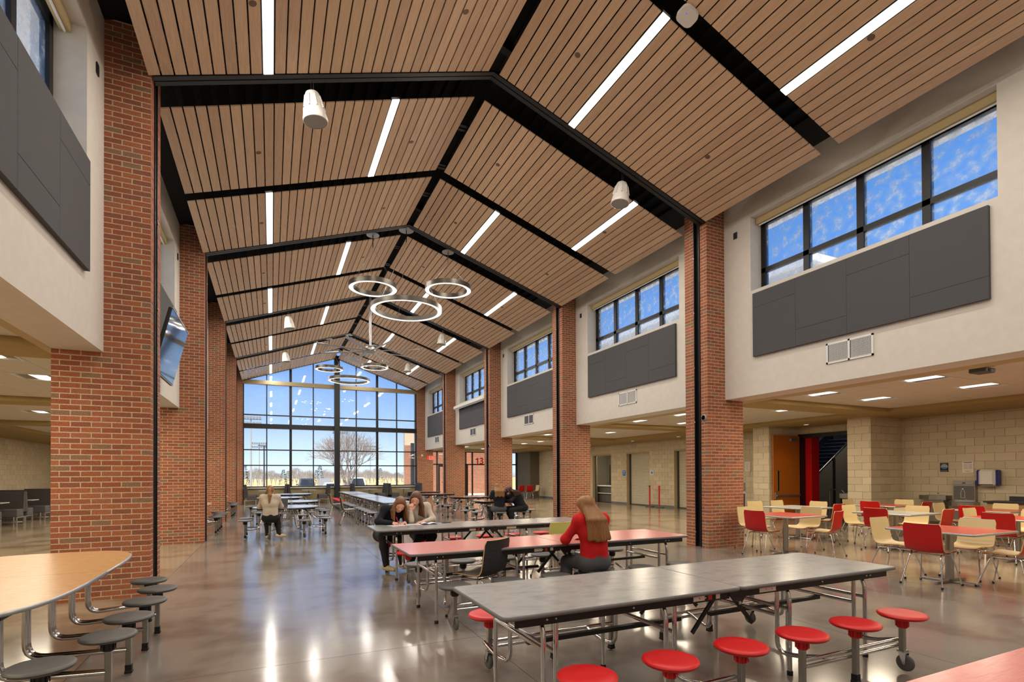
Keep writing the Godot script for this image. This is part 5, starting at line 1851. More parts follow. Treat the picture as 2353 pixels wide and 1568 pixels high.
func stair_hall() -> void:
	# open door leaf lying against the alcove's far side
	var dr := thing("open_door", "orange wooden door standing open beside the stair doorway", "door", P(15.70, 0, 11.93))
	var m := MB.new()
	m.box(-0.66, 0.62, 0.01, 2.80, -0.022, 0.022)
	part(m, "door_leaf", M.door_oak, dr)
	var g := MB.new()
	g.box(-0.47, -0.40, 0.95, 1.62, -0.028, -0.02)
	part(g, "vision_panel", M.screen_black, dr)
	var gf := MB.new()
	for e in [[-0.49, -0.47, 0.93, 1.64], [-0.40, -0.38, 0.93, 1.64], [-0.49, -0.38, 0.93, 0.95], [-0.49, -0.38, 1.62, 1.64]]: gf.box(e[0], e[1], e[2], e[3], -0.032, -0.02)
	part(gf, "vision_frame", M.brass, dr)
	var pb := MB.new()
	pb.rbox(Vector3(0, 0.80, 0.06), Vector3(1.16, 0.055, 0.05), 0.01)
	pb.cbox(Vector3(-0.58, 0.80, 0.04), Vector3(0.07, 0.22, 0.05))
	pb.cbox(Vector3(0.56, 0.80, 0.04), Vector3(0.05, 0.06, 0.06))
	part(pb, "push_bar", M.alu, dr)
	var cl := MB.new()
	cl.rbox(Vector3(0.30, 2.66, 0.05), Vector3(0.36, 0.10, 0.06), 0.008)
	part(cl, "door_closer", M.alu, dr)
	for y in [0.25, 1.4, 2.55]:
		var hg := MB.new()
		hg.tube([Vector3(0.63, y, 0.0), Vector3(0.63, y + 0.11, 0.0)], 0.014, 8)
		part(hg, "hinge", M.alu, dr)
	# stair hall shell
	var w := struct("wall_stair_hall", "blue grey walls of the stair hall beyond the doorway", "wall")
	var s := MB.new()
	s.box(16.7, 27.0, 0.0, 4.0, 16.6, 16.8)
	s.box(27.0, 27.2, 0.0, 4.0, 8.0, 16.8)
	s.box(16.7, 27.0, 0.0, 4.0, 8.0, 8.2)
	s.box(16.7, 16.72, 0.0, 4.0, 12.2, 16.6)
	part(s, "wall_face", M.stair_blue, w)
	var c := MB.new()
	c.box(16.7, 19.0, 2.95, 3.3, 8.0, 16.6)
	part(c, "lintel_face", M.bulkhead, w)
	var c2 := MB.new()
	c2.box(16.7, 27.2, 4.0, 4.08, 8.0, 16.8)
	part(c2, "ceiling_face", M.gypsum, w)
	var fl := MB.new()
	fl.box(22.0, 27.0, -0.3, 0.0, 8.0, 16.8)
	part(fl, "floor_slab", M.concrete_tan, w)
	var rc := MB.new()
	rc.box(16.62, 17.0, 0.0, 2.95, 11.68, 12.05)
	part(rc, "column_face", M.seat_red, struct("wall_red_column", "bright red painted pillar inside the stair doorway", "pillar"))
	troffer_at(19.6, 3.98, 12.5, "square ceiling light high in the stair hall, nearer the doorway")
	troffer_at(23.0, 3.98, 13.5, "square ceiling light high in the stair hall, over the stairs")
	# stairs climbing away
	var t := thing("staircase", "dark blue staircase with pale nosings climbing beyond the doorway", "stairs", P(19.9, 0, 0))
	var dn := 14.97; var df := 16.3
	for i in 18:
		var r := 0.175; var g2 := 0.265
		var st := MB.new()
		st.box(i * g2, i * g2 + g2 + 0.02, 0.0, (i + 1) * r - 0.004, dn, df)
		var q := part(st, "step", M.stair_navy, t)
		var ns := MB.new()
		ns.box(i * g2 - 0.012, i * g2 + 0.02, (i + 1) * r - 0.026, (i + 1) * r, dn, df)
		part(ns, "nosing", M.stair_nosing, q)
	var K := 0.66
	for e in [[dn - 0.06, dn], [df, df + 0.06]]:
		var str_ := MB.new()
		str_.hexa([P(-0.05, 0.0, e[0]), P(4.9, K * 4.9, e[0]), P(4.9, K * 4.9 + 0.38, e[0]), P(-0.05, 0.35, e[0]), P(-0.05, 0.0, e[1]), P(4.9, K * 4.9, e[1]), P(4.9, K * 4.9 + 0.38, e[1]), P(-0.05, 0.35, e[1])])
		part(str_, "stringer", M.stair_navy, t)
	var hr := MB.new()
	hr.tube([P(0.6, 0.6 * K + 0.42, dn - 0.04), P(4.8, 4.8 * K + 0.42, dn - 0.04)], 0.035, 8)
	part(hr, "handrail", M.steel_brushed, t)
	for i in 4:
		var x := 0.35 + i * 1.15
		var ps := MB.new()
		ps.box(x, x + 0.16, 0.0, x * K + 0.45, dn - 0.12, dn - 0.06)
		part(ps, "post", M.black_steel, t)
		var pn := MB.new()
		pn.hexa([P(x + 0.16, 0.0, dn - 0.10), P(x + 1.15, 0.0, dn - 0.10), P(x + 1.15, (x + 1.15) * K + 0.36, dn - 0.10), P(x + 0.16, (x + 0.16) * K + 0.36, dn - 0.10), P(x + 0.16, 0.0, dn - 0.08), P(x + 1.15, 0.0, dn - 0.08), P(x + 1.15, (x + 1.15) * K + 0.36, dn - 0.08), P(x + 0.16, (x + 0.16) * K + 0.36, dn - 0.08)])
		part(pn, "rail_panel", M.fountain_grey, t)
	var hw := MB.new()
	hw.tube(bend([P(17.35, 0.0, 11.55), P(17.35, 0.98, 11.55), P(17.35, 0.98, 11.15), P(17.35, 0.82, 11.00), P(17.35, 0.0, 11.00)], 0.05, 3), 0.02, 8)
	solo(hw, "guard_rail", M.steel_brushed, "bent stainless steel guard rail at the foot of the stairs", "railing")
	var tc := thing("trash_can", "black trash can with a grey bag at the stair doorway", "trash can", P(17.0, 0, 10.62))
	var t1 := MB.new()
	t1.lathe([Vector2(0.0, 0.0), Vector2(0.24, 0.0), Vector2(0.29, 0.78), Vector2(0.31, 0.80), Vector2(0.31, 0.84), Vector2(0.27, 0.84)], Vector3(), 24)
	part(t1, "bin", M.black_plastic, tc)
	var t2 := MB.new()
	t2.lathe([Vector2(0.312, 0.72), Vector2(0.325, 0.80), Vector2(0.315, 0.87), Vector2(0.285, 0.88), Vector2(0.26, 0.80)], Vector3(), 24)
	part(t2, "bag_rim", M.grille_grey, tc)

func entry() -> void:
	# glazed entry at the end of the right aisle
	var o := struct("window_21", "glazed entry screen at the end of the right aisle", "window")
	var d := 33.0
	for x in [9.2, 9.88, 11.88, 12.35, 14.1, 15.66]:
		var m := MB.new()
		m.box(x - 0.04, x + 0.04, 0.0, 3.12, d, d + 0.12)
		part(m, "mullion", M.window_frame, o)
	for y in [[0.0, 0.10], [2.20, 2.28], [3.04, 3.12]]:
		var m := MB.new()
		m.box(9.2, 15.7, y[0], y[1], d, d + 0.12)
		part(m, "transom", M.window_frame, o)
	for e in [[9.2, 9.88], [9.88, 11.88], [12.35, 14.1], [14.1, 15.66]]:
		for y in [[0.10, 2.20], [2.28, 3.04]]:
			var g := MB.new()
			g.box(e[0] + 0.04, e[1] - 0.04, y[0], y[1], d + 0.05, d + 0.056)
			part(g, "pane", M.glass, o)
	var dr := thing("glass_door", "black framed glass door below the red number thirteen", "door", P(11.0, 0, 32.98))
	var f := MB.new()
	for e in [[-1.05, -0.95, 0.0, 2.2], [0.80, 1.02, 0.0, 2.2]]: f.box(e[0], e[1], e[2], e[3], 0.0, 0.05)
	f.box(-0.95, 0.80, 0.0, 0.2, 0.0, 0.05)
	f.box(-0.95, 0.80, 2.08, 2.2, 0.0, 0.05)
	part(f, "door_frame", M.window_frame, dr)
	var pb := MB.new()
	pb.rbox(Vector3(-0.05, 1.05, 0.05), Vector3(1.6, 0.05, 0.05), 0.01)
	part(pb, "push_bar", M.alu, dr)
	var cl := MB.new()
	cl.rbox(Vector3(0.3, 2.1, 0.04), Vector3(0.5, 0.09, 0.06), 0.01)
	part(cl, "door_closer", M.alu, dr)
	var n := pmesh(text_mesh("13", 0.42, 0.008), "door_number", M.seat_red, self)
	n.position = P(12.85, 2.47, 32.985)
	tag(n, "red number 13 on the glass above the entry door", "number sign")
	# walls closing around the entry and outside it
	var c := struct("wall_entry", "wall beside the entry glazing", "wall")
	var w := MB.new()
	w.box(15.7, 17.0, 0.0, 3.6, 33.0, 33.3)
	w.box(8.16, 9.16, 0.0, 3.6, 32.95, 33.2)
	w.box(9.1, 15.7, 3.12, 3.6, 33.0, 33.3)
	part(w, "wall_face", M.gypsum_grey, c)
func bare_tree(seedv: int, h: float, depth: int, mb: MB, r0: float) -> void:
	var g := RandomNumberGenerator.new()
	g.seed = seedv
	var stack := [[Vector3(), Vector3.UP, h * 0.10, r0, 0]]
	var first := h * 0.24
	while not stack.is_empty():
		var e: Array = stack.pop_back()
		var p: Vector3 = e[0]; var dir: Vector3 = e[1]; var l: float = e[2]; var r: float = e[3]; var k: int = e[4]
		var q := p + dir * l
		mb.tube([p, q], [r, r * 0.72], 5 if k < 2 else 3, false)
		if k >= depth: continue
		var n := (6 if k == 0 else 3) if k < 5 else 2
		for i in n:
			var a := TAU * (i + g.randf() * 0.6) / n
			var u := dir.cross(Vector3(0.3, 1, 0.2) if absf(dir.y) < 0.9 else Vector3.RIGHT).normalized()
			var w := dir.cross(u)
			var sp := g.randf_range(0.30, 0.62) if k > 0 else g.randf_range(0.25, 0.5)
			var nd := (dir + (u * cos(a) + w * sin(a)) * sp + Vector3(0, 0.06, 0)).normalized()
			stack.append([q, nd, (first if k == 0 else l) * g.randf_range(0.68, 0.86), r * (0.55 if k == 0 else 0.62 if k < 3 else 0.7), k + 1])

func evergreen(seedv: int, h: float, mb: MB) -> void:
	var g := RandomNumberGenerator.new()
	g.seed = seedv
	for i in 420:
		var y := pow(g.randf(), 0.8)
		var rr := (1.0 - y) * 0.30 * h + 0.05 * h
		var a := g.randf() * TAU
		var c := Vector3(cos(a), 0, sin(a))
		var p := c * rr * g.randf_range(0.3, 1.0) + Vector3(0, 0.05 * h + y * h * 0.95, 0)
		var s := g.randf_range(0.03, 0.06) * h
		var o := Vector3(g.randf_range(-1, 1), g.randf_range(-1, 0.5), g.randf_range(-1, 1)) * s
		mb.flat(p, p + c * s * 1.6 + Vector3(0, -0.4 * s, 0), p + o, (c + Vector3(0, 0.6, 0)).normalized())

func car(label: String, at: Vector3, yaw: float, w: float, h: float, l: float, body: Material, roof_in: float) -> void:
	# seen from behind (rear faces +Z)
	var t := thing("parked_car", label, "car", at, yaw)
	var wl := h * 0.55
	var b := MB.new()
	b.rbox(Vector3(0, 0.28 + (wl - 0.28) * 0.5, 0), Vector3(w, wl - 0.28, l), 0.08)
	part(b, "car_body", body, t)
	var c := MB.new()
	c.hexa([Vector3(-w / 2 + 0.04, wl, l / 2 - 0.06), Vector3(w / 2 - 0.04, wl, l / 2 - 0.06), Vector3(w / 2 - 0.04, wl, -l / 2 + 1.1), Vector3(-w / 2 + 0.04, wl, -l / 2 + 1.1), Vector3(-w / 2 + roof_in, h, l / 2 - 0.40), Vector3(w / 2 - roof_in, h, l / 2 - 0.40), Vector3(w / 2 - roof_in, h, -l / 2 + 1.9), Vector3(-w / 2 + roof_in, h, -l / 2 + 1.9)])
	part(c, "car_cabin", body, t)
	var g := MB.new()
	g.hexa([Vector3(-w / 2 + 0.16, wl + 0.06, l / 2 - 0.075), Vector3(w / 2 - 0.16, wl + 0.06, l / 2 - 0.075), Vector3(w / 2 - roof_in - 0.10, h - 0.10, l / 2 - 0.335), Vector3(-w / 2 + roof_in + 0.10, h - 0.10, l / 2 - 0.335), Vector3(-w / 2 + 0.16, wl + 0.06, l / 2 - 0.10), Vector3(w / 2 - 0.16, wl + 0.06, l / 2 - 0.10), Vector3(w / 2 - roof_in - 0.10, h - 0.10, l / 2 - 0.36), Vector3(-w / 2 + roof_in + 0.10, h - 0.10, l / 2 - 0.36)])
	part(g, "rear_window", M.car_glass, t)
	for s in [-1, 1]:
		var tl := MB.new()
		tl.rbox(Vector3(s * (w / 2 - 0.12), wl - 0.12, l / 2 + 0.005), Vector3(0.18, 0.24, 0.03), 0.01)
		part(tl, "tail_light", M.seat_red, t)
		var mr := MB.new()
		mr.rbox(Vector3(s * (w / 2 + 0.10), wl + 0.08, -l / 2 + 1.6), Vector3(0.2, 0.15, 0.08), 0.03)
		part(mr, "wing_mirror", body, t)
		for z in [-l / 2 + 0.85, l / 2 - 0.85]:
			var wh := MB.new()
			wh.lathe([Vector2(0, -0.1), Vector2(0.30, -0.1), Vector2(0.33, -0.06), Vector2(0.33, 0.06), Vector2(0.30, 0.1), Vector2(0, 0.1)], Vector3(s * (w / 2 - 0.08), 0.33, z), 20, Basis(Vector3(0, 0, 1), PI / 2))
			part(wh, "wheel", M.rubber, t)
	var bp := MB.new()
	bp.rbox(Vector3(0, 0.42, l / 2 + 0.03), Vector3(w - 0.06, 0.2, 0.12), 0.03)
	part(bp, "bumper", M.vent_grey, t)

func light_tower(label: String, at: Vector3, h: float, wide: float, rows: int) -> void:
	var t := thing("stadium_light_tower", label, "light pole", at, 0.0, "stadium light towers beyond the car park")
	var p := MB.new()
	p.tube([Vector3(), Vector3(0, h, 0)], [0.16, 0.09], 8)
	part(p, "pole", M.pole_pale, t)
	for r in rows:
		var a := MB.new()
		a.cbox(Vector3(0, h - 0.25 - r * 0.85, 0), Vector3(wide, 0.08, 0.08))
		part(a, "cross_arm", M.pole_dark, t)
		var n := 7
		for i in n:
			var l := MB.new()
			l.lathe([Vector2(0.10, -0.16), Vector2(0.22, 0.16), Vector2(0.0, 0.16)], Vector3(-wide / 2 + wide * (i + 0.5) / n, h - 0.05 - r * 0.85, 0.1), 8, Basis(Vector3.RIGHT, 1.2))
			part(l, "floodlight", M.pole_dark, t)

func build_outside() -> void:
	mat("pole_pale", Color(0.62, 0.64, 0.66), 0.5)
	mat("pole_dark", Color(0.22, 0.22, 0.24), 0.5)
	mat("car_glass", Color(0.05, 0.07, 0.09), 0.08)
	mat("car_blue", Color(0.10, 0.14, 0.22), 0.25)
	mat("car_silver", Color(0.62, 0.64, 0.68), 0.25, 0.3)
	mat("car_white", Color(0.78, 0.80, 0.82), 0.3)
	mat("bark_grey", Color(0.60, 0.54, 0.48), 0.9)
	mat("bark_far", Color(0.62, 0.57, 0.54), 0.95)
	mat("fir", Color(0.24, 0.30, 0.24), 0.95)
	var gr := mat("dry_grass", Color(0.80, 0.72, 0.50), 0.95)
	tri_tex(gr, noise_tex(81, 0.03, [Color(0.78, 0.74, 0.62), Color(1, 1, 1), Color(0.9, 0.88, 0.8)], 512, 4), Vector3(0.05, 0.05, 0.05))
	mat("asphalt_pale", Color(0.72, 0.71, 0.70), 0.9)
	mat("concrete_out", Color(0.80, 0.79, 0.77), 0.9)
	var base := -0.62
	var lawn := struct("ground_lawn", "dry winter grass field beyond the car park", "ground")
	var m := MB.new()
	m.box(-260, 300, base - 1.0, base - 0.02, 32.6, 420)
	part(m, "ground_face", M.dry_grass, lawn)
	var lot := struct("ground_car_park", "pale sunlit car park outside the window wall", "ground")
	var l := MB.new()
	l.box(-60, 90, base - 0.02, base, 42, 72)
	part(l, "ground_face", M.asphalt_pale, lot)
	var pad := struct("ground_entry_pad", "concrete pad outside the entry and along the window wall", "ground")
	var pd := MB.new()
	pd.box(-20, 30, base - 0.02, -0.05, 33.5, 42.0)
	part(pd, "ground_face", M.concrete_out, pad)
	var under := struct("ground_under", "earth round the building", "ground")
	var ud := MB.new()
	ud.box(-60, 60, base - 1.0, base - 0.02, -60, 32.6)
	part(ud, "ground_face", M.dry_grass, under)
	# brick building outside the entry
	var ow := struct("wall_outside_entry", "sunlit brick wall of the building outside the entry", "wall")
	var mo := MB.new()
	mo.box(9.6, 16.6, -0.05, 5.0, 41.0, 41.4)
	part(mo, "mortar_core", M.mortar, ow)
	var list := []
	var y := 0.0
	var i := 0
	while y < 3.9:
		var x := 9.6 - (0.1 if i % 2 else 0.0)
		while x < 16.6:
			list.append([P(maxf(x, 9.6), y, 40.996), P(minf(x + 0.192, 16.6), y + 0.057, 41.05), tone()])
			x += 0.203
		y += 0.0677
		i += 1
	lay(list, ow, "brick", unit_bricks, BRICK_TONES, M.brick, 0)
	var wp := MB.new()
	wp.box(16.6, 17.6, -0.05, 5.0, 40.6, 41.4)
	part(wp, "white_pilaster", M.gypsum, ow)
	# roofs and a roof-top block seen through the right clerestory windows
	var rf := struct("roof_aisle", "flat roofs of the side aisles", "roof")
	var r := MB.new()
	r.box(9.15, 24.0, 4.1, 4.4, -6, 34)
	r.box(-18.0, -2.40, 4.1, 4.4, -6, 34)
	part(r, "roof_face", M.concrete_out, rf)
	var ph := thing("rooftop_penthouse", "pale roof top block outside the right clerestory windows", "penthouse", P(15.0, 4.4, 12.0))
	var p1 := MB.new()
	p1.box(0.0, 6.0, 0.0, 3.6, -1.5, 10.0)
	part(p1, "penthouse_wall", M.gypsum, ph)
	var p2 := MB.new()
	p2.box(-0.15, 6.15, 3.6, 3.85, -1.65, 10.15)
	part(p2, "coping", M.vent_white, ph)
	var ev := struct("roof_eave", "white eave fascia outside the right clerestory windows", "roof")
	var e1 := MB.new()
	e1.box(9.15, 10.2, 7.05, 7.35, -5, 34)
	part(e1, "fascia", M.vent_white, ev)
	var hr := struct("roof_hall", "pitched roof skin over the hall", "roof")
	var h1 := MB.new()
	for s in [-1, 1]:
		var xe := -2.9 if s < 0 else 9.7
		var xm: float = (xe + 3.40) * 0.5
		h1.cbox(P(xm, slat_y(xm) + 0.86, 14.2), Vector3(absf(3.40 - xe) / cos(atan(PITCH)) + 0.02, 0.08, 37.0), Basis(Vector3(0, 0, 1), atan(PITCH) * (1.0 if s < 0 else -1.0)))
	part(h1, "roof_skin", M.concrete_out, hr)
	# trees
	var tm := MB.new()
	bare_tree(12, 8.6, 6, tm, 0.16)
	var tr := solo(tm, "bare_tree", M.bark_grey, "large bare tree right of the centre post outside the window", "tree")
	tr.position = P(5.9, base, 46)
	var meshes := []
	for k in 3:
		var q := MB.new()
		bare_tree(50 + k, 9.0, 5, q, 0.16)
		meshes.append(q.done())
	var fm := MB.new()
	evergreen(5, 7.0, fm)
	var fir := fm.done()
	var g := RandomNumberGenerator.new()
	g.seed = 99
	for k in 54:
		var d: float = [120.0, 133.0, 147.0][k % 3] + g.randf_range(-2, 2)
		var f := (k + g.randf_range(0.35, 0.65)) / 54.0
		var x := d * lerpf(-0.065, 0.30, f)
		var isfir := k in [3, 12, 13, 20, 21, 37, 44]
		var o := pmesh(fir if isfir else meshes[k % 3], "distant_evergreen" if isfir else "distant_bare_tree", M.fir if isfir else M.bark_far, self)
		tag(o, ("dark evergreen in the far tree line, %s tree from the left" if isfir else "grey bare tree in the far tree line, %s from the left") % ordinal(k), "tree", "trees of the far tree line")
		var s := g.randf_range(0.46, 0.66) * (1.0 if isfir else 0.95)
		o.scale = Vector3(s * 0.85, s, s * 0.85)
		o.position = P(x, base, d)
		o.rotation.y = g.randf() * TAU
	car("dark blue sport utility car parked outside, left of the centre post", P(3.75, base, 66.5), 0.0, 1.75, 1.84, 4.6, M.car_blue, 0.16)
	car("silver minivan parked outside under the bare tree", P(7.78, base + 0.15, 54.5), -0.12, 1.9, 1.80, 4.7, M.car_silver, 0.22)
	car("white low car parked outside beside the centre post", P(5.75, base, 58.5), 0.1, 1.75, 1.42, 4.3, M.car_white, 0.3)
	var tl := MB.new()
	tl.box(-0.85, 0.85, 0.4, 1.75, -2.0, 2.0)
	var tb := thing("box_trailer", "white box trailer parked far behind the cars", "trailer", P(7.3, base, 84))
	part(tl, "trailer_box", M.car_silver, tb)
	for s in [-1, 1]:
		var wh := MB.new()
		wh.lathe([Vector2(0, -0.1), Vector2(0.3, -0.1), Vector2(0.33, 0), Vector2(0.3, 0.1), Vector2(0, 0.1)], Vector3(s * 0.76, 0.33, 0), 16, Basis(Vector3(0, 0, 1), PI / 2))
		part(wh, "wheel", M.rubber, tb)
	light_tower("tall stadium light tower at the left edge of the window", P(-2.9, base, 90), 11.2, 3.0, 2)
	light_tower("stadium light tower second from the left, smaller", P(-2.7, base, 140), 10.1, 3.4, 2)
	light_tower("stadium light tower behind the bare tree", P(12.6, base, 110), 10.9, 3.0, 1)
	light_tower("stadium light tower right of the bare tree", P(25.4, base, 150), 10.4, 3.4, 2)
	for e in [[-0.7, 60.0, 5.3, "dark car park lamp post on the left"], [14.7, 60.0, 5.3, "pale car park lamp post on the right"]]:
		var t := thing("car_park_lamp", e[3], "lamp post", P(e[0], base, e[1]))
		var p := MB.new()
		p.tube([Vector3(), Vector3(0, e[2], 0)], [0.10, 0.07], 8)
		part(p, "pole", M.pole_dark if e[0] < 0 else M.pole_pale, t)
		var hd := MB.new()
		hd.rbox(Vector3(0.18 * (-1 if e[0] < 0 else 1), e[2], 0), Vector3(0.8, 0.10, 0.3), 0.03)
		part(hd, "lamp_head", M.pole_dark if e[0] < 0 else M.pole_pale, t)

func ordinal(k: int) -> String:
	k += 1
	var ones := ["", "first", "second", "third", "fourth", "fifth", "sixth", "seventh", "eighth", "ninth", "tenth", "eleventh", "twelfth", "thirteenth", "fourteenth", "fifteenth", "sixteenth", "seventeenth", "eighteenth", "nineteenth"]
	if k < 20: return ones[k]
	var tens: String = ["", "", "twenty", "thirty", "forty", "fifty"][k / 10]
	return tens + " " + ones[k % 10] if k % 10 else tens.trim_suffix("y") + "ieth"
func sdf_into(mb: MB, bones: Array, cell: float, k: float) -> void:
	# bones: [a, b, ra, rb]; smooth union of tapered capsules meshed as surface nets
	var lo := Vector3(1e9, 1e9, 1e9); var hi := -lo
	for e in bones:
		var r: float = maxf(e[2], e[3]) + cell * 2.5
		for p in [e[0], e[1]]:
			lo = lo.min(p - Vector3(r, r, r)); hi = hi.max(p + Vector3(r, r, r))
	var nx := int(ceil((hi.x - lo.x) / cell)) + 1
	var ny := int(ceil((hi.y - lo.y) / cell)) + 1
	var nz := int(ceil((hi.z - lo.z) / cell)) + 1
	var f := PackedFloat32Array()
	f.resize(nx * ny * nz)
	f.fill(1.0)
	var sy := nx; var sz := nx * ny
	for e in bones:
		var a: Vector3 = e[0]; var b: Vector3 = e[1]
		var ra: float = e[2]; var rb: float = e[3]
		var m: float = maxf(ra, rb) + cell * 2.0 + k * 0.5
		var l := ((a.min(b) - Vector3(m, m, m) - lo) / cell).floor()
		var h := ((a.max(b) + Vector3(m, m, m) - lo) / cell).ceil()
		var ab := b - a
		var inv := 1.0 / maxf(ab.length_squared(), 1e-9)
		var dr := rb - ra
		for z in range(maxi(0, int(l.z)), mini(nz - 1, int(h.z)) + 1):
			for y in range(maxi(0, int(l.y)), mini(ny - 1, int(h.y)) + 1):
				var at := z * sz + y * sy
				var py := lo.y + y * cell - a.y
				var pz := lo.z + z * cell - a.z
				for x in range(maxi(0, int(l.x)), mini(nx - 1, int(h.x)) + 1):
					var p := Vector3(lo.x + x * cell - a.x, py, pz)
					var t := clampf(p.dot(ab) * inv, 0.0, 1.0)
					var d := (p - ab * t).length() - ra - dr * t
					if d > m: continue
					var g := f[at + x]
					var w := k - absf(g - d)
					f[at + x] = minf(g, d) - (w * w / k * 0.25 if w > 0.0 else 0.0)
	var lim := cell * 1.8
	var vid := {}
	var vp := PackedVector3Array()
	var vn := PackedVector3Array()
	for z in nz - 1:
		for y in ny - 1:
			var at := z * sz + y * sy
			for x in nx - 1:
				var i := at + x
				if absf(f[i]) > lim: continue
				var c := [f[i], f[i + 1], f[i + sy], f[i + sy + 1], f[i + sz], f[i + sz + 1], f[i + sz + sy], f[i + sz + sy + 1]]
				var ins := 0
				for q in c: ins += 1 if q < 0.0 else 0
				if ins == 0 or ins == 8: continue
				var s := Vector3(); var n := 0
				for e in [[0, 1], [2, 3], [4, 5], [6, 7], [0, 2], [1, 3], [4, 6], [5, 7], [0, 4], [1, 5], [2, 6], [3, 7]]:
					var u: float = c[e[0]]; var w: float = c[e[1]]
					if (u < 0.0) == (w < 0.0): continue
					var t := u / (u - w)
					var pa := Vector3(e[0] & 1, (e[0] >> 1) & 1, e[0] >> 2)
					var pb := Vector3(e[1] & 1, (e[1] >> 1) & 1, e[1] >> 2)
					s += pa.lerp(pb, t); n += 1
				vid[i] = vp.size()
				vp.append(lo + (Vector3(x, y, z) + s / n) * cell)
				vn.append(Vector3(c[1] + c[3] + c[5] + c[7] - c[0] - c[2] - c[4] - c[6], c[2] + c[3] + c[6] + c[7] - c[0] - c[1] - c[4] - c[5], c[4] + c[5] + c[6] + c[7] - c[0] - c[1] - c[2] - c[3]).normalized())
	for i in vid:
		var f0 := f[i]
		for e in [[1, sy, sz], [sy, 1, sz], [sz, 1, sy]]:
			if (f0 < 0.0) == (f[i + e[0]] < 0.0): continue
			var p: int = i - e[1]; var q: int = i - e[2]; var r: int = i - e[1] - e[2]
			if not (vid.has(p) and vid.has(q) and vid.has(r)): continue
			var A: int = vid[i]; var B: int = vid[p]; var C: int = vid[r]; var D: int = vid[q]
			mb.tri(vp[A], vp[B], vp[C], vn[A], vn[B], vn[C])
			mb.tri(vp[A], vp[C], vp[D], vn[A], vn[C], vn[D])

func grow(bones: Array, by: float) -> Array:
	return bones.map(func(e): return [e[0], e[1], e[2] + by, e[3] + by])

func hand_bones(wrist: Vector3, dir: Vector3, palm: Vector3, left: bool, curl: float) -> Array:
	# palm: direction the palm faces
	dir = dir.normalized()
	palm = (palm - dir * palm.dot(dir)).normalized()
	var side := dir.cross(palm) * (1.0 if left else -1.0)      # towards the thumb
	var o := []
	for i in 4:
		var u := 0.027 - 0.018 * i
		var kn := wrist + dir * (0.082 - 0.006 * absf(i - 1.2)) + side * u
		o.append([wrist + side * u * 0.6 + dir * 0.012, kn, 0.0135, 0.0115])
		var lens: Array = [[0.036, 0.023, 0.018], [0.041, 0.026, 0.019], [0.038, 0.024, 0.018], [0.030, 0.019, 0.016]][i]
		var a := kn
		var ang := 0.0
		for s in 3:
			ang += curl * (0.75 if s == 0 else 1.0)
			var b: Vector3 = a + (dir * cos(ang) + palm * sin(ang)).normalized() * lens[s]
			o.append([a, b, 0.0092 - 0.0006 * s, 0.0086 - 0.0008 * s])
			a = b
	var t0 := wrist + dir * 0.022 + side * 0.022
	var t1 := t0 + (dir * 0.62 + side * 0.62 + palm * 0.35).normalized() * 0.040
	var t2 := t1 + (dir * 0.85 + side * 0.12 + palm * (0.35 + curl * 0.4)).normalized() * 0.030
	var t3 := t2 + (dir * 0.85 - side * 0.2 + palm * (0.4 + curl * 0.5)).normalized() * 0.024
	o += [[t0, t1, 0.0135, 0.0105], [t1, t2, 0.0100, 0.0095], [t2, t3, 0.0092, 0.0078]]
	return o

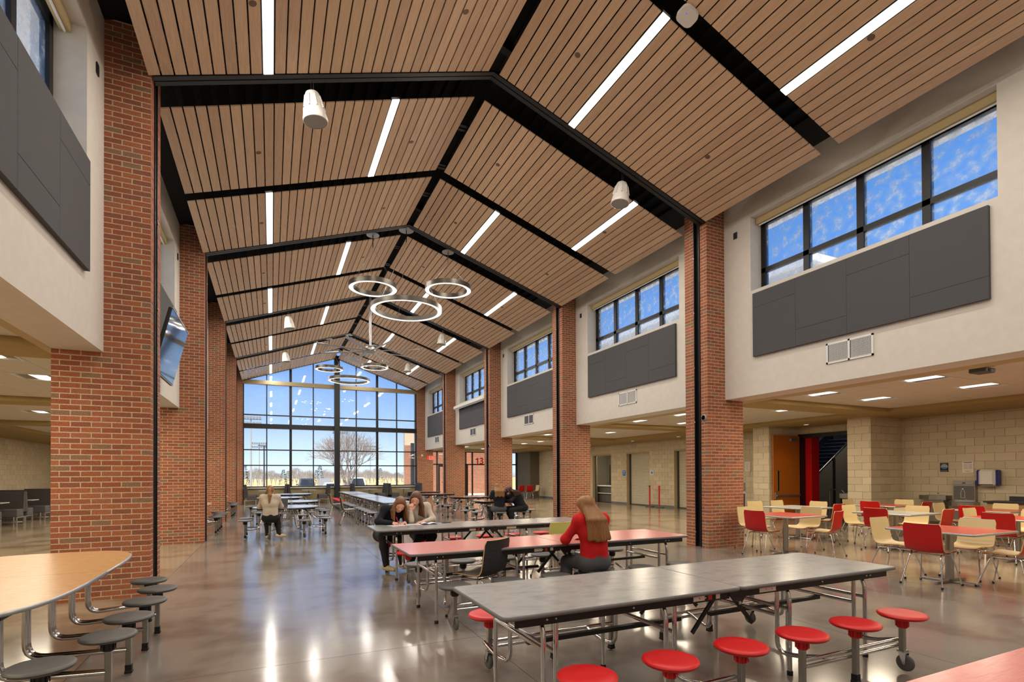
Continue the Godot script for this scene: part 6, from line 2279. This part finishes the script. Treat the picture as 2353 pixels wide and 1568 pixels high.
func person(d: Dictionary) -> Node3D:
	# d holds joints in world space
	var t := thing("person", d.label, "person", d.get("base", Vector3()))
	t.position = Vector3.ZERO
	var pel: Vector3 = d.pelvis; var che: Vector3 = d.chest; var nk: Vector3 = d.neck
	var right: Vector3 = (d.right as Vector3).normalized()          # the person's right
	var sh_right: Vector3 = (d.get("shoulder_right", right) as Vector3).normalized()
	var hd: Vector3 = d.head
	var fwd: Vector3 = (d.face as Vector3).normalized()
	var hup: Vector3 = d.get("head_up", (hd - nk).normalized())
	hup = (hup - fwd * hup.dot(fwd)).normalized()
	var hr := fwd.cross(hup)
	var H := func(x: float, y: float, z: float) -> Vector3: return hd + hr * x + hup * y - fwd * z    # z towards the back of the head
	var torso := []
	var sh := [nk - sh_right * 0.150 + (che - nk) * 0.16, nk + sh_right * 0.150 + (che - nk) * 0.16]   # 0 left, 1 right
	torso.append([pel - right * 0.085, pel + right * 0.085, 0.098, 0.098])
	for s in [-1, 1]:
		var sr: float = s
		var waist := pel.lerp(che, 0.5) + right * 0.055 * sr
		torso.append([pel + right * 0.07 * sr, waist, 0.098, 0.082])
		torso.append([waist, che + sh_right * 0.072 * sr, 0.082, 0.088])
		torso.append([che + sh_right * 0.072 * sr, sh[0 if s < 0 else 1], 0.088, 0.060])
	torso.append([sh[0], sh[1], 0.052, 0.052])
	torso.append([che, nk, 0.085, 0.050])
	var arms := []
	var sleeve := []
	for s in 2:
		var el: Vector3 = d.elbow[s]; var wr: Vector3 = d.wrist[s]
		arms += [[sh[s], el, 0.044, 0.036], [el, wr, 0.036, 0.024]]
		if d.get("short_sleeve", false): sleeve.append([sh[s], (sh[s] as Vector3).lerp(el, 0.62), 0.062, 0.066])
		else: sleeve += [[sh[s], el, 0.056, 0.050], [el, wr + (el - wr).normalized() * 0.012, 0.050, 0.034]]
	var legs := []
	var shoes := []
	for s in 2:
		var hip: Vector3 = pel + right * (0.085 if s else -0.085)
		var kn: Vector3 = d.knee[s]; var an: Vector3 = d.ankle[s]; var toe: Vector3 = d.toe[s]
		legs += [[hip, kn, 0.088, 0.060], [kn, kn.lerp(an, 0.35), 0.058, 0.056], [kn.lerp(an, 0.35), an, 0.056, 0.038]]
		var td := (toe - an)
		td.y = 0.0
		td = td.normalized()
		shoes += [[an + Vector3(0, -0.035, 0) - td * 0.045, an + Vector3(0, -0.045, 0) + td * 0.05, 0.040, 0.043], [an + Vector3(0, -0.045, 0) + td * 0.05, an + Vector3(0, -0.055, 0) + td * 0.155, 0.043, 0.031]]
	# body: torso, neck, limbs; finer grids for head and hands
	var body := MB.new()
	sdf_into(body, grow(torso + legs, -0.012) + arms + [[nk, hd + hup * -0.03, 0.052, 0.050]], 0.014, 0.03)
	var head := [
		[H.call(0, 0.035, -0.020), H.call(0, 0.035, 0.030), 0.078, 0.080], [H.call(0, -0.005, -0.040), H.call(0, -0.060, -0.047), 0.060, 0.043],
		[H.call(-0.020, -0.078, -0.055), H.call(0.020, -0.078, -0.055), 0.027, 0.027], [H.call(0, -0.092, -0.064), H.call(0, -0.092, -0.060), 0.018, 0.018],
		[H.call(-0.036, -0.022, -0.062), H.call(-0.034, -0.036, -0.056), 0.031, 0.030], [H.call(0.036, -0.022, -0.062), H.call(0.034, -0.036, -0.056), 0.031, 0.030],
		[H.call(0, 0.012, -0.096), H.call(0, -0.030, -0.111), 0.0095, 0.0125], [H.call(-0.012, -0.033, -0.102), H.call(0.012, -0.033, -0.102), 0.009, 0.009],
		[H.call(-0.034, 0.024, -0.081), H.call(0.034, 0.024, -0.081), 0.017, 0.017], [H.call(-0.013, -0.058, -0.094), H.call(0.013, -0.058, -0.094), 0.010, 0.010],
		[H.call(-0.078, 0.004, 0.004), H.call(-0.080, -0.022, 0.0), 0.012, 0.010], [H.call(0.078, 0.004, 0.004), H.call(0.080, -0.022, 0.0), 0.012, 0.010],
		[H.call(0, -0.05, 0.01), nk, 0.050, 0.052]]
	sdf_into(body, head, 0.007, 0.018)
	for s in 2:
		var wr: Vector3 = d.wrist[s]
		var hb := hand_bones(wr, d.hand_dir[s], d.palm[s], s == 0, d.curl[s])
		hb.append([(d.elbow[s] as Vector3).lerp(wr, 0.8), wr + (d.hand_dir[s] as Vector3).normalized() * 0.02, 0.026, 0.024])
		sdf_into(body, hb, 0.0042, 0.008)
	var o := part(body, "body", M.skin, t)
	# features: lids with lashes, brows, lips
	if d.get("features", true):
		for s in [-1.0, 1.0]:
			var ls := MB.new()
			ls.tube([H.call(s * 0.046, 0.000, -0.0855), H.call(s * 0.036, -0.0055, -0.0945), H.call(s * 0.026, -0.0055, -0.0955), H.call(s * 0.017, 0.000, -0.0930)], [0.0014, 0.0026, 0.0026, 0.0014], 6)
			part(ls, "eyelashes", M.lash, o)
			var br := MB.new()
			br.tube([H.call(s * 0.052, 0.026, -0.085), H.call(s * 0.036, 0.033, -0.0965), H.call(s * 0.016, 0.029, -0.0985)], [0.0018, 0.0035, 0.003], 6)
			part(br, "eyebrow", d.get("brow", M.lash), o)
		var lp := MB.new()
		lp.tube([H.call(-0.022, -0.0565, -0.0945), H.call(-0.008, -0.0555, -0.1035), H.call(0.008, -0.0555, -0.1035), H.call(0.022, -0.0565, -0.0945)], [0.002, 0.0045, 0.0045, 0.002], 6)
		lp.tube([H.call(-0.020, -0.0590, -0.0945), H.call(0.0, -0.0635, -0.1030), H.call(0.020, -0.0590, -0.0945)], [0.002, 0.0055, 0.002], 6)
		part(lp, "lips", M.lips, o)
	# clothes follow the body
	var sm := MB.new()
	var tb := torso.duplicate()
	tb.append([che, nk - (nk - che) * 0.10, 0.085, 0.054])
	sdf_into(sm, grow(tb.slice(1), 0.014) + sleeve, 0.013, 0.045)
	part(sm, "top", d.top, t)
	var pm := MB.new()
	sdf_into(pm, grow([torso[0], [pel - right * 0.05, pel.lerp(che, 0.22) - right * 0.05, 0.098, 0.088], [pel + right * 0.05, pel.lerp(che, 0.22) + right * 0.05, 0.098, 0.088]] + legs, 0.010), 0.013, 0.04)
	part(pm, "trousers", d.bottom, t)
	for s in 2:
		var shm := MB.new()
		sdf_into(shm, shoes.slice(s * 2, s * 2 + 2), 0.009, 0.02)
		part(shm, "shoe", d.shoe, t)
	if d.has("skirt"):
		var kb := MB.new()
		sdf_into(kb, grow([torso[0]], 0.022) + (d.skirt as Array), 0.013, 0.05)
		part(kb, "shorts", d.skirt_mat, t)
	var hm := MB.new()
	var cap := [[H.call(0, 0.048, -0.012), H.call(0, 0.040, 0.034), 0.081, 0.086], [H.call(0, 0.0, 0.036), H.call(0, -0.05, 0.040), 0.078, 0.062]]
	for s in [-1.0, 1.0]: cap.append([H.call(s * 0.045, 0.052, -0.045), H.call(s * 0.070, -0.01, -0.008), 0.034, 0.022])
	sdf_into(hm, cap + (d.hair as Array).map(func(e): return [H.call(e[0].x, e[0].y, e[0].z) if e[4] else e[0], H.call(e[1].x, e[1].y, e[1].z) if e[5] else e[1], e[2], e[3]]), 0.009, 0.02)
	part(hm, "hair", d.hair_mat, t)
	return t

func strands(from_pts: Array, to_pts: Array, mids: Array, r0: float, r1: float) -> Array:
	# locks of hair: start on the head (head space), run over a middle point and end in world space
	var o := []
	for i in from_pts.size():
		o.append([from_pts[i], mids[i], r0, r0 * 0.95, true, false])
		o.append([mids[i], to_pts[i], r0 * 0.95, r1, false, false])
	return o

func hair_mat(called: String, c: Color) -> StandardMaterial3D:
	var m := mat(called, c, 0.5)
	tri_tex(m, noise_tex(91, 0.03, [Color(0.55, 0.50, 0.45), Color(1, 1, 1), Color(0.75, 0.70, 0.66), Color(1, 0.98, 0.95)], 256, 3), Vector3(14, 0.7, 14))
	return m

func build_people() -> void:
	var sk := mat("skin", Color(0.88, 0.66, 0.56), 0.5)
	sk.subsurf_scatter_enabled = true
	sk.subsurf_scatter_strength = 0.1
	mat("lash", Color(0.16, 0.10, 0.08), 0.6)
	mat("lips", Color(0.72, 0.33, 0.32), 0.45)
	var knit := mat("knit_red", Color(0.80, 0.035, 0.045), 0.85)
	tri_tex(knit, noise_tex(93, 0.2, [Color(0.86, 0.86, 0.86), Color(1, 1, 1)], 256, 2), Vector3(4, 4, 4))
	mat("cloth_charcoal", Color(0.30, 0.30, 0.32), 0.9)
	mat("cloth_navy", Color(0.055, 0.075, 0.125), 0.9)
	mat("cloth_black", Color(0.035, 0.035, 0.042), 0.85)
	mat("legging_navy", Color(0.06, 0.065, 0.11), 0.8)
	var cr := mat("cloth_cream", Color(0.80, 0.75, 0.68), 0.95)
	tri_tex(cr, noise_tex(95, 0.05, [Color(0.90, 0.90, 0.90), Color(1, 1, 1)], 256, 3), Vector3(3, 3, 3))
	mat("shoe_cream", Color(0.78, 0.70, 0.54), 0.7)
	mat("shoe_white", Color(0.82, 0.81, 0.80), 0.6)
	mat("shoe_dark", Color(0.14, 0.13, 0.14), 0.6)
	var hb := hair_mat("hair_blond", Color(0.62, 0.45, 0.27))
	var ha := hair_mat("hair_auburn", Color(0.50, 0.32, 0.18))
	var hbr := hair_mat("hair_brown", Color(0.42, 0.28, 0.18))
	var hdk := hair_mat("hair_dark", Color(0.26, 0.15, 0.10))
	# the girl in the red jumper, seen from behind
	var hair := []
	for i in 7:
		var u := (i - 3) / 3.0
		hair += strands([Vector3(u * 0.062, 0.02, 0.055 - 0.03 * u * u)], [P(3.285 + u * 0.125, 0.80 + 0.02 * absf(u) + 0.012 * (i % 2), 4.775 + 0.02 * absf(u))], [P(3.245 + u * 0.095, 1.03, 4.76 + 0.035 * absf(u))], 0.036, 0.026)
	person({"label": "girl with long straight blond hair in a red jumper, seen from behind", "pelvis": P(3.30, 0.545, 4.92), "chest": P(3.275, 0.88, 4.90), "neck": P(3.25, 1.045, 4.92), "head": P(3.215, 1.165, 4.95), "face": Vector3(-0.25, -0.25, -1), "right": Vector3(1, 0, 0.04), "elbow": [P(3.00, 0.80, 5.05), P(3.52, 0.80, 5.08)], "wrist": [P(3.12, 0.768, 5.24), P(3.40, 0.768, 5.27)], "hand_dir": [Vector3(0.6, -0.05, -1), Vector3(-0.5, -0.05, -1)], "palm": [Vector3(0.3, -1, 0), Vector3(-0.3, -1, 0)], "curl": [0.35, 0.3], "knee": [P(3.18, 0.50, 5.32), P(3.42, 0.50, 5.33)], "ankle": [P(3.08, 0.10, 5.22), P(3.44, 0.10, 5.30)], "toe": [P(3.05, 0.05, 5.4), P(3.44, 0.05, 5.5)], "top": M.knit_red, "bottom": M.cloth_charcoal, "shoe": M.shoe_dark, "hair": hair, "hair_mat": hb})
	# the girl writing, navy sweatshirt
	hair = []
	for i in 3:
		hair += strands([Vector3(0.074, 0.03 - 0.02 * i, -0.02 + 0.02 * i)], [P(1.775 - 0.012 * i, 0.80 + 0.02 * i, 8.30 + 0.03 * i)], [P(1.78 - 0.01 * i, 0.96, 8.35 + 0.03 * i)], 0.026, 0.013)
		hair += strands([Vector3(-0.074, 0.03 - 0.02 * i, -0.01 + 0.02 * i)], [P(2.01 - 0.02 * i, 0.80, 8.36 + 0.03 * i)], [P(1.985 - 0.006 * i, 0.98, 8.40 + 0.03 * i)], 0.028, 0.015)
	person({"label": "girl with long auburn hair and a navy sweatshirt, writing at the table", "pelvis": P(1.70, 0.545, 8.70), "chest": P(1.765, 0.86, 8.62), "neck": P(1.83, 0.985, 8.51), "head": P(1.885, 1.055, 8.40), "face": Vector3(-0.12, -0.62, 1.0), "head_up": Vector3(0.30, 1, 0.4), "right": Vector3(-1, 0.05, 0.15), "shoulder_right": Vector3(-1, 0.10, 0.2), "elbow": [P(2.02, 0.785, 8.50), P(1.545, 0.79, 8.44)], "wrist": [P(1.95, 0.768, 8.30), P(1.735, 0.775, 8.25)], "hand_dir": [Vector3(-0.7, -0.05, 0.7), Vector3(0.9, -0.15, 0.35)], "palm": [Vector3(0, -1, 0), Vector3(0.2, -1, -0.3)], "curl": [0.3, 0.85], "knee": [P(1.84, 0.53, 8.33), P(1.60, 0.56, 8.36)], "ankle": [P(1.90, 0.12, 8.30), P(1.635, 0.115, 8.25)], "toe": [P(1.98, 0.05, 8.12), P(1.75, 0.05, 8.10)], "top": M.cloth_navy, "bottom": M.legging_navy, "shoe": M.shoe_cream, "hair": hair, "hair_mat": ha})
	# her friend, cream hooded top, chin on hand
	hair = []
	for i in 4:
		hair += strands([Vector3(-0.072, 0.03 - 0.015 * i, -0.035 + 0.03 * i)], [P(2.30 - 0.02 * i, 0.84 + 0.01 * i, 8.44 + 0.03 * i)], [P(2.275 - 0.005 * i, 1.02, 8.45 + 0.03 * i)], 0.029, 0.017)
	for i in 2: hair += strands([Vector3(0.072, 0.02, 0.0 + 0.03 * i)], [P(2.10, 0.93, 8.58 + 0.03 * i)], [P(2.10, 1.04, 8.55 + 0.03 * i)], 0.024, 0.015)
	person({"label": "girl with long brown hair in a cream hooded top, resting chin on hand", "pelvis": P(2.31, 0.545, 8.72), "chest": P(2.275, 0.86, 8.66), "neck": P(2.235, 1.02, 8.60), "head": P(2.185, 1.135, 8.53), "face": Vector3(-0.45, -0.50, 1.0), "head_up": Vector3(0.05, 1, 0.3), "right": Vector3(-1, 0, 0.12), "elbow": [P(2.47, 0.79, 8.52), P(2.07, 0.785, 8.42)], "wrist": [P(2.27, 0.772, 8.33), P(2.07, 0.945, 8.43)], "hand_dir": [Vector3(-0.9, -0.05, 0.35), Vector3(0.12, 0.8, 0.0)], "palm": [Vector3(0, -1, 0), Vector3(0.4, 0.1, -1)], "curl": [0.2, 0.75], "knee": [P(2.40, 0.53, 8.30), P(2.18, 0.53, 8.30)], "ankle": [P(2.30, 0.12, 8.40), P(2.09, 0.11, 8.46)], "toe": [P(2.30, 0.05, 8.2), P(2.04, 0.05, 8.28)], "top": M.cloth_cream, "bottom": M.legging_navy, "shoe": M.shoe_white, "hair": hair, "hair_mat": hbr})
	# ponytailed girl at the left round table, seen from behind
	hair = [[Vector3(0, 0.03, 0.09), Vector3(0, 0.0, 0.135), 0.030, 0.032, true, true], [Vector3(0, 0.0, 0.135), P(-0.035, 1.08, 13.30), 0.034, 0.040, true, false], [P(-0.035, 1.08, 13.30), P(-0.045, 0.90, 13.29), 0.040, 0.014, false, false]]
	person({"label": "girl with a blond ponytail in a cream sweater, seen from behind at round table", "pelvis": P(-0.02, 0.545, 13.45), "chest": P(-0.03, 0.88, 13.42), "neck": P(-0.03, 1.055, 13.43), "head": P(-0.03, 1.175, 13.47), "face": Vector3(0.1, -0.2, -1), "right": Vector3(1, 0, 0), "elbow": [P(-0.26, 0.80, 13.60), P(0.21, 0.80, 13.60)], "wrist": [P(-0.12, 0.775, 13.84), P(0.10, 0.775, 13.86)], "hand_dir": [Vector3(0.4, 0, -1), Vector3(-0.2, 0, -1)], "palm": [Vector3(0, -1, 0), Vector3(0, -1, 0)], "curl": [0.3, 0.3], "knee": [P(-0.10, 0.52, 13.86), P(0.12, 0.50, 13.84)], "ankle": [P(-0.09, 0.11, 13.72), P(0.16, 0.14, 13.62)], "toe": [P(-0.12, 0.05, 13.9), P(0.30, 0.05, 13.7)], "top": M.cloth_cream, "bottom": M.cloth_black, "shoe": M.shoe_cream, "hair": hair, "hair_mat": hb, "features": false})
	# two girls in navy shirts at the right round table
	hair = []
	for i in 5:
		var u := (i - 2) / 2.0
		hair += strands([Vector3(u * 0.06, 0.02, 0.05 - 0.03 * u * u)], [P(5.955 + u * 0.115, 0.92 + 0.02 * (i % 2), 13.70)], [P(5.95 + u * 0.11, 1.05, 13.69)], 0.042, 0.036)
	person({"label": "girl with wavy blond hair in a navy shirt and grey shorts, seen from behind", "pelvis": P(6.03, 0.55, 13.86), "chest": P(5.99, 0.87, 13.84), "neck": P(5.97, 1.035, 13.84), "head": P(5.96, 1.155, 13.88), "face": Vector3(0.15, -0.3, -1), "right": Vector3(1, 0, 0.1), "elbow": [P(5.78, 0.79, 14.02), P(6.22, 0.79, 13.98)], "wrist": [P(5.95, 0.775, 14.20), P(6.14, 0.775, 14.20)], "hand_dir": [Vector3(0.5, 0, -1), Vector3(-0.4, 0, -1)], "palm": [Vector3(0, -1, 0), Vector3(0, -1, 0)], "curl": [0.3, 0.3], "knee": [P(5.88, 0.50, 14.22), P(6.16, 0.50, 14.24)], "ankle": [P(5.84, 0.11, 14.05), P(6.18, 0.11, 14.10)], "toe": [P(5.82, 0.05, 14.25), P(6.2, 0.05, 14.3)], "top": M.cloth_navy, "bottom": M.cloth_black, "shoe": M.shoe_white, "hair": hair, "hair_mat": hb, "short_sleeve": true, "features": false, "skirt": [[P(5.94, 0.53, 13.88), P(5.91, 0.53, 14.05), 0.108, 0.09], [P(6.12, 0.53, 13.88), P(6.14, 0.53, 14.05), 0.108, 0.09]], "skirt_mat": M.cloth_charcoal})
	hair = []
	for i in 4:
		hair += strands([Vector3(0.06 - 0.03 * i, 0.01, 0.05)], [P(6.42 + 0.05 * i, 0.93 + 0.01 * i, 13.66)], [P(6.36 + 0.05 * i, 1.04, 13.66)], 0.040, 0.034)
	hair += strands([Vector3(-0.075, 0.02, -0.02)], [P(6.22, 0.92, 13.82)], [P(6.22, 1.0, 13.82)], 0.026, 0.018)
	person({"label": "girl with dark brown hair in a black top, leaning left over the round table", "pelvis": P(6.70, 0.555, 13.78), "chest": P(6.55, 0.84, 13.80), "neck": P(6.41, 0.965, 13.80), "head": P(6.295, 1.06, 13.82), "face": Vector3(-1.0, -0.35, -0.45), "head_up": Vector3(-0.3, 1, 0), "right": Vector3(0.75, 0.1, 0.65), "shoulder_right": Vector3(0.85, 0.2, 0.5), "elbow": [P(6.30, 0.79, 14.02), P(6.30, 0.775, 13.68)], "wrist": [P(6.13, 0.775, 14.22), P(6.20, 0.775, 13.93)], "hand_dir": [Vector3(-0.8, 0, -0.6), Vector3(-0.4, 0, -1)], "palm": [Vector3(0, -1, 0), Vector3(0, -1, 0)], "curl": [0.3, 0.3], "knee": [P(6.34, 0.52, 14.03), P(6.30, 0.50, 13.66)], "ankle": [P(6.50, 0.11, 14.02), P(6.34, 0.11, 13.62)], "toe": [P(6.3, 0.05, 14.1), P(6.18, 0.05, 13.62)], "top": M.cloth_black, "bottom": M.cloth_black, "shoe": M.shoe_white, "hair": hair, "hair_mat": hdk})
	small_things()

func small_things() -> void:
	mat("paper", Color(0.88, 0.88, 0.90), 0.8)
	var pg := mat("paper_print", Color(1, 1, 1), 0.8)
	var i := img(128, 160, Color(0.90, 0.90, 0.92))
	for k in 22: i.fill_rect(Rect2i(12, 10 + k * 6, 70 + (k * 37) % 34, 2), Color(0.45, 0.45, 0.52))
	pg.albedo_texture = ImageTexture.create_from_image(i)
	for e in [[1.80, 8.14, 0.35, "loose sheet of paper under the writing girl's hand"], [2.06, 8.20, -0.2, "sheet of notes lying between the two girls at the table"]]:
		var t := thing("paper_sheet", e[3], "paper", P(e[0], 0.7425, e[1]), e[2])
		var b := MB.new()
		b.cbox(Vector3(0, 0.0006, 0), Vector3(0.28, 0.0012, 0.22))
		part(b, "sheet", M.paper, t)
		var p := MB.new()
		p.uquad(Vector3(-0.14, 0.0014, 0.11), Vector3(0.14, 0.0014, 0.11), Vector3(0.14, 0.0014, -0.11), Vector3(-0.14, 0.0014, -0.11), Vector3.UP)
		part(p, "print", pg, t)
	var bk := thing("open_book", "open book lying before the girl in the cream top", "book", P(2.30, 0.7425, 8.19), -0.1)
	for s in [-1, 1]:
		var b := MB.new()
		b.grid(range(7).map(func(k): return [Vector3(s * 0.02 * k, 0.004 + 0.016 * sin(PI * k / 7.0), 0.10), Vector3(s * 0.02 * k, 0.004 + 0.016 * sin(PI * k / 7.0), -0.10)]))
		part(b, "page_block", M.paper, bk)
	var cv := MB.new()
	cv.cbox(Vector3(0, 0.0015, 0), Vector3(0.26, 0.003, 0.21))
	part(cv, "cover", M.plastic_blue, bk)
	var ph := MB.new()
	ph.rbox(P(2.62, 0.7475, 8.24), Vector3(0.15, 0.009, 0.075), 0.003, Basis(Vector3.UP, 0.1))
	solo(ph, "mobile_phone", M.black_plastic, "dark mobile phone lying on the grey table beside the open book", "phone")
	var pen := MB.new()
	pen.tube([P(1.815, 0.748, 8.175), P(1.79, 0.87, 8.21)], [0.002, 0.0065], 8)
	solo(pen, "red_pen", M.seat_red, "red pen held in the writing girl's hand", "pen")
	# laptop before the ponytailed girl
	var lp := thing("laptop", "dark open laptop on the round table before the ponytailed girl", "laptop", P(0.19, 0.7425, 14.02), -0.15)
	var base := MB.new()
	base.rbox(Vector3(0, 0.009, 0), Vector3(0.32, 0.018, 0.22), 0.004)
	part(base, "keyboard_base", M.pole_dark, lp)
	var scn := MB.new()
	scn.rbox(Vector3(0, 0.115, -0.145), Vector3(0.32, 0.21, 0.010), 0.003, Basis(Vector3.RIGHT, -0.3))
	part(scn, "screen", M.pole_dark, lp)
	# black bag beside the girl in red
	var bag := MB.new()
	sdf_into(bag, [[P(2.99, 0.08, 5.02), P(3.10, 0.10, 5.06), 0.08, 0.08], [P(3.06, 0.14, 5.04), P(3.12, 0.40, 5.02), 0.07, 0.03]], 0.012, 0.05)
	solo(bag, "black_bag", M.cloth_black, "black bag standing on the floor at the red jumper girl's left", "bag")
	# hood and shirt prints
	var hd := MB.new()
	sdf_into(hd, [[P(2.35, 1.00, 8.72), P(2.20, 1.00, 8.73), 0.055, 0.05], [P(2.35, 1.00, 8.72), P(2.34, 1.01, 8.63), 0.045, 0.035]], 0.012, 0.03)
	part(hd, "hood", M.cloth_cream, find_child("person_002", false, false))
	for e in [["person_001", P(1.80, 0.845, 8.485), Basis(Vector3.UP, 0.12) * Basis(Vector3.RIGHT, -0.5), "N", 0.05], ["person_001", P(1.90, 0.835, 8.475), Basis(Vector3.UP, 0.12) * Basis(Vector3.RIGHT, -0.5), "D", 0.06]]:
		pass
func _ready() -> void:
	setup_view()
	setup_materials()
	build_floor()
	build_aisles()
	upper_wall(-1)
	upper_wall(1)
	end_wall()
	build_ceiling()
	for k in 5:
		for side in [-1, 1]:
			var nm := "left" if side < 0 else "right"
			var ord: String = ["nearest", "second", "third", "fourth", "last"][k]
			pier(k, side, "%s red brick pillar on the %s side of the hall" % [ord, nm], 300 if k < 2 else 0)
	build_outside()
	build_fixtures()
	table_materials()
	furnish_materials()
	build_right_side()
	build_booths()
	build_tables()
	build_chairs()
	build_people()

func furnish_materials() -> void:
	mat("plastic_blue", Color(0.12, 0.14, 0.48), 0.3)
	mat("fountain_grey", Color(0.36, 0.35, 0.335), 0.55)
	mat("cabinet_oak", Color(0.66, 0.53, 0.34), 0.5)
	var c := mat("counter_dark", Color(0.18, 0.19, 0.21), 0.4)
	tri_tex(c, noise_tex(83, 0.3, [Color(0.6, 0.6, 0.6), Color(1, 1, 1), Color(1, 1, 1)], 256, 2), Vector3(6, 6, 6))
	var d := mat("door_oak", Color(0.72, 0.40, 0.10), 0.4)
	tri_tex(d, noise_tex(85, 0.02, [Color(0.86, 0.82, 0.78), Color(1, 1, 1), Color(0.94, 0.92, 0.9)], 512, 4), Vector3(3, 0.3, 3))
	mat("brass", Color(0.55, 0.45, 0.15), 0.4)
	mat("stair_blue", Color(0.42, 0.50, 0.54), 0.8)
	mat("stair_navy", Color(0.10, 0.14, 0.26), 0.5)
	mat("stair_nosing", Color(0.50, 0.56, 0.66), 0.4)
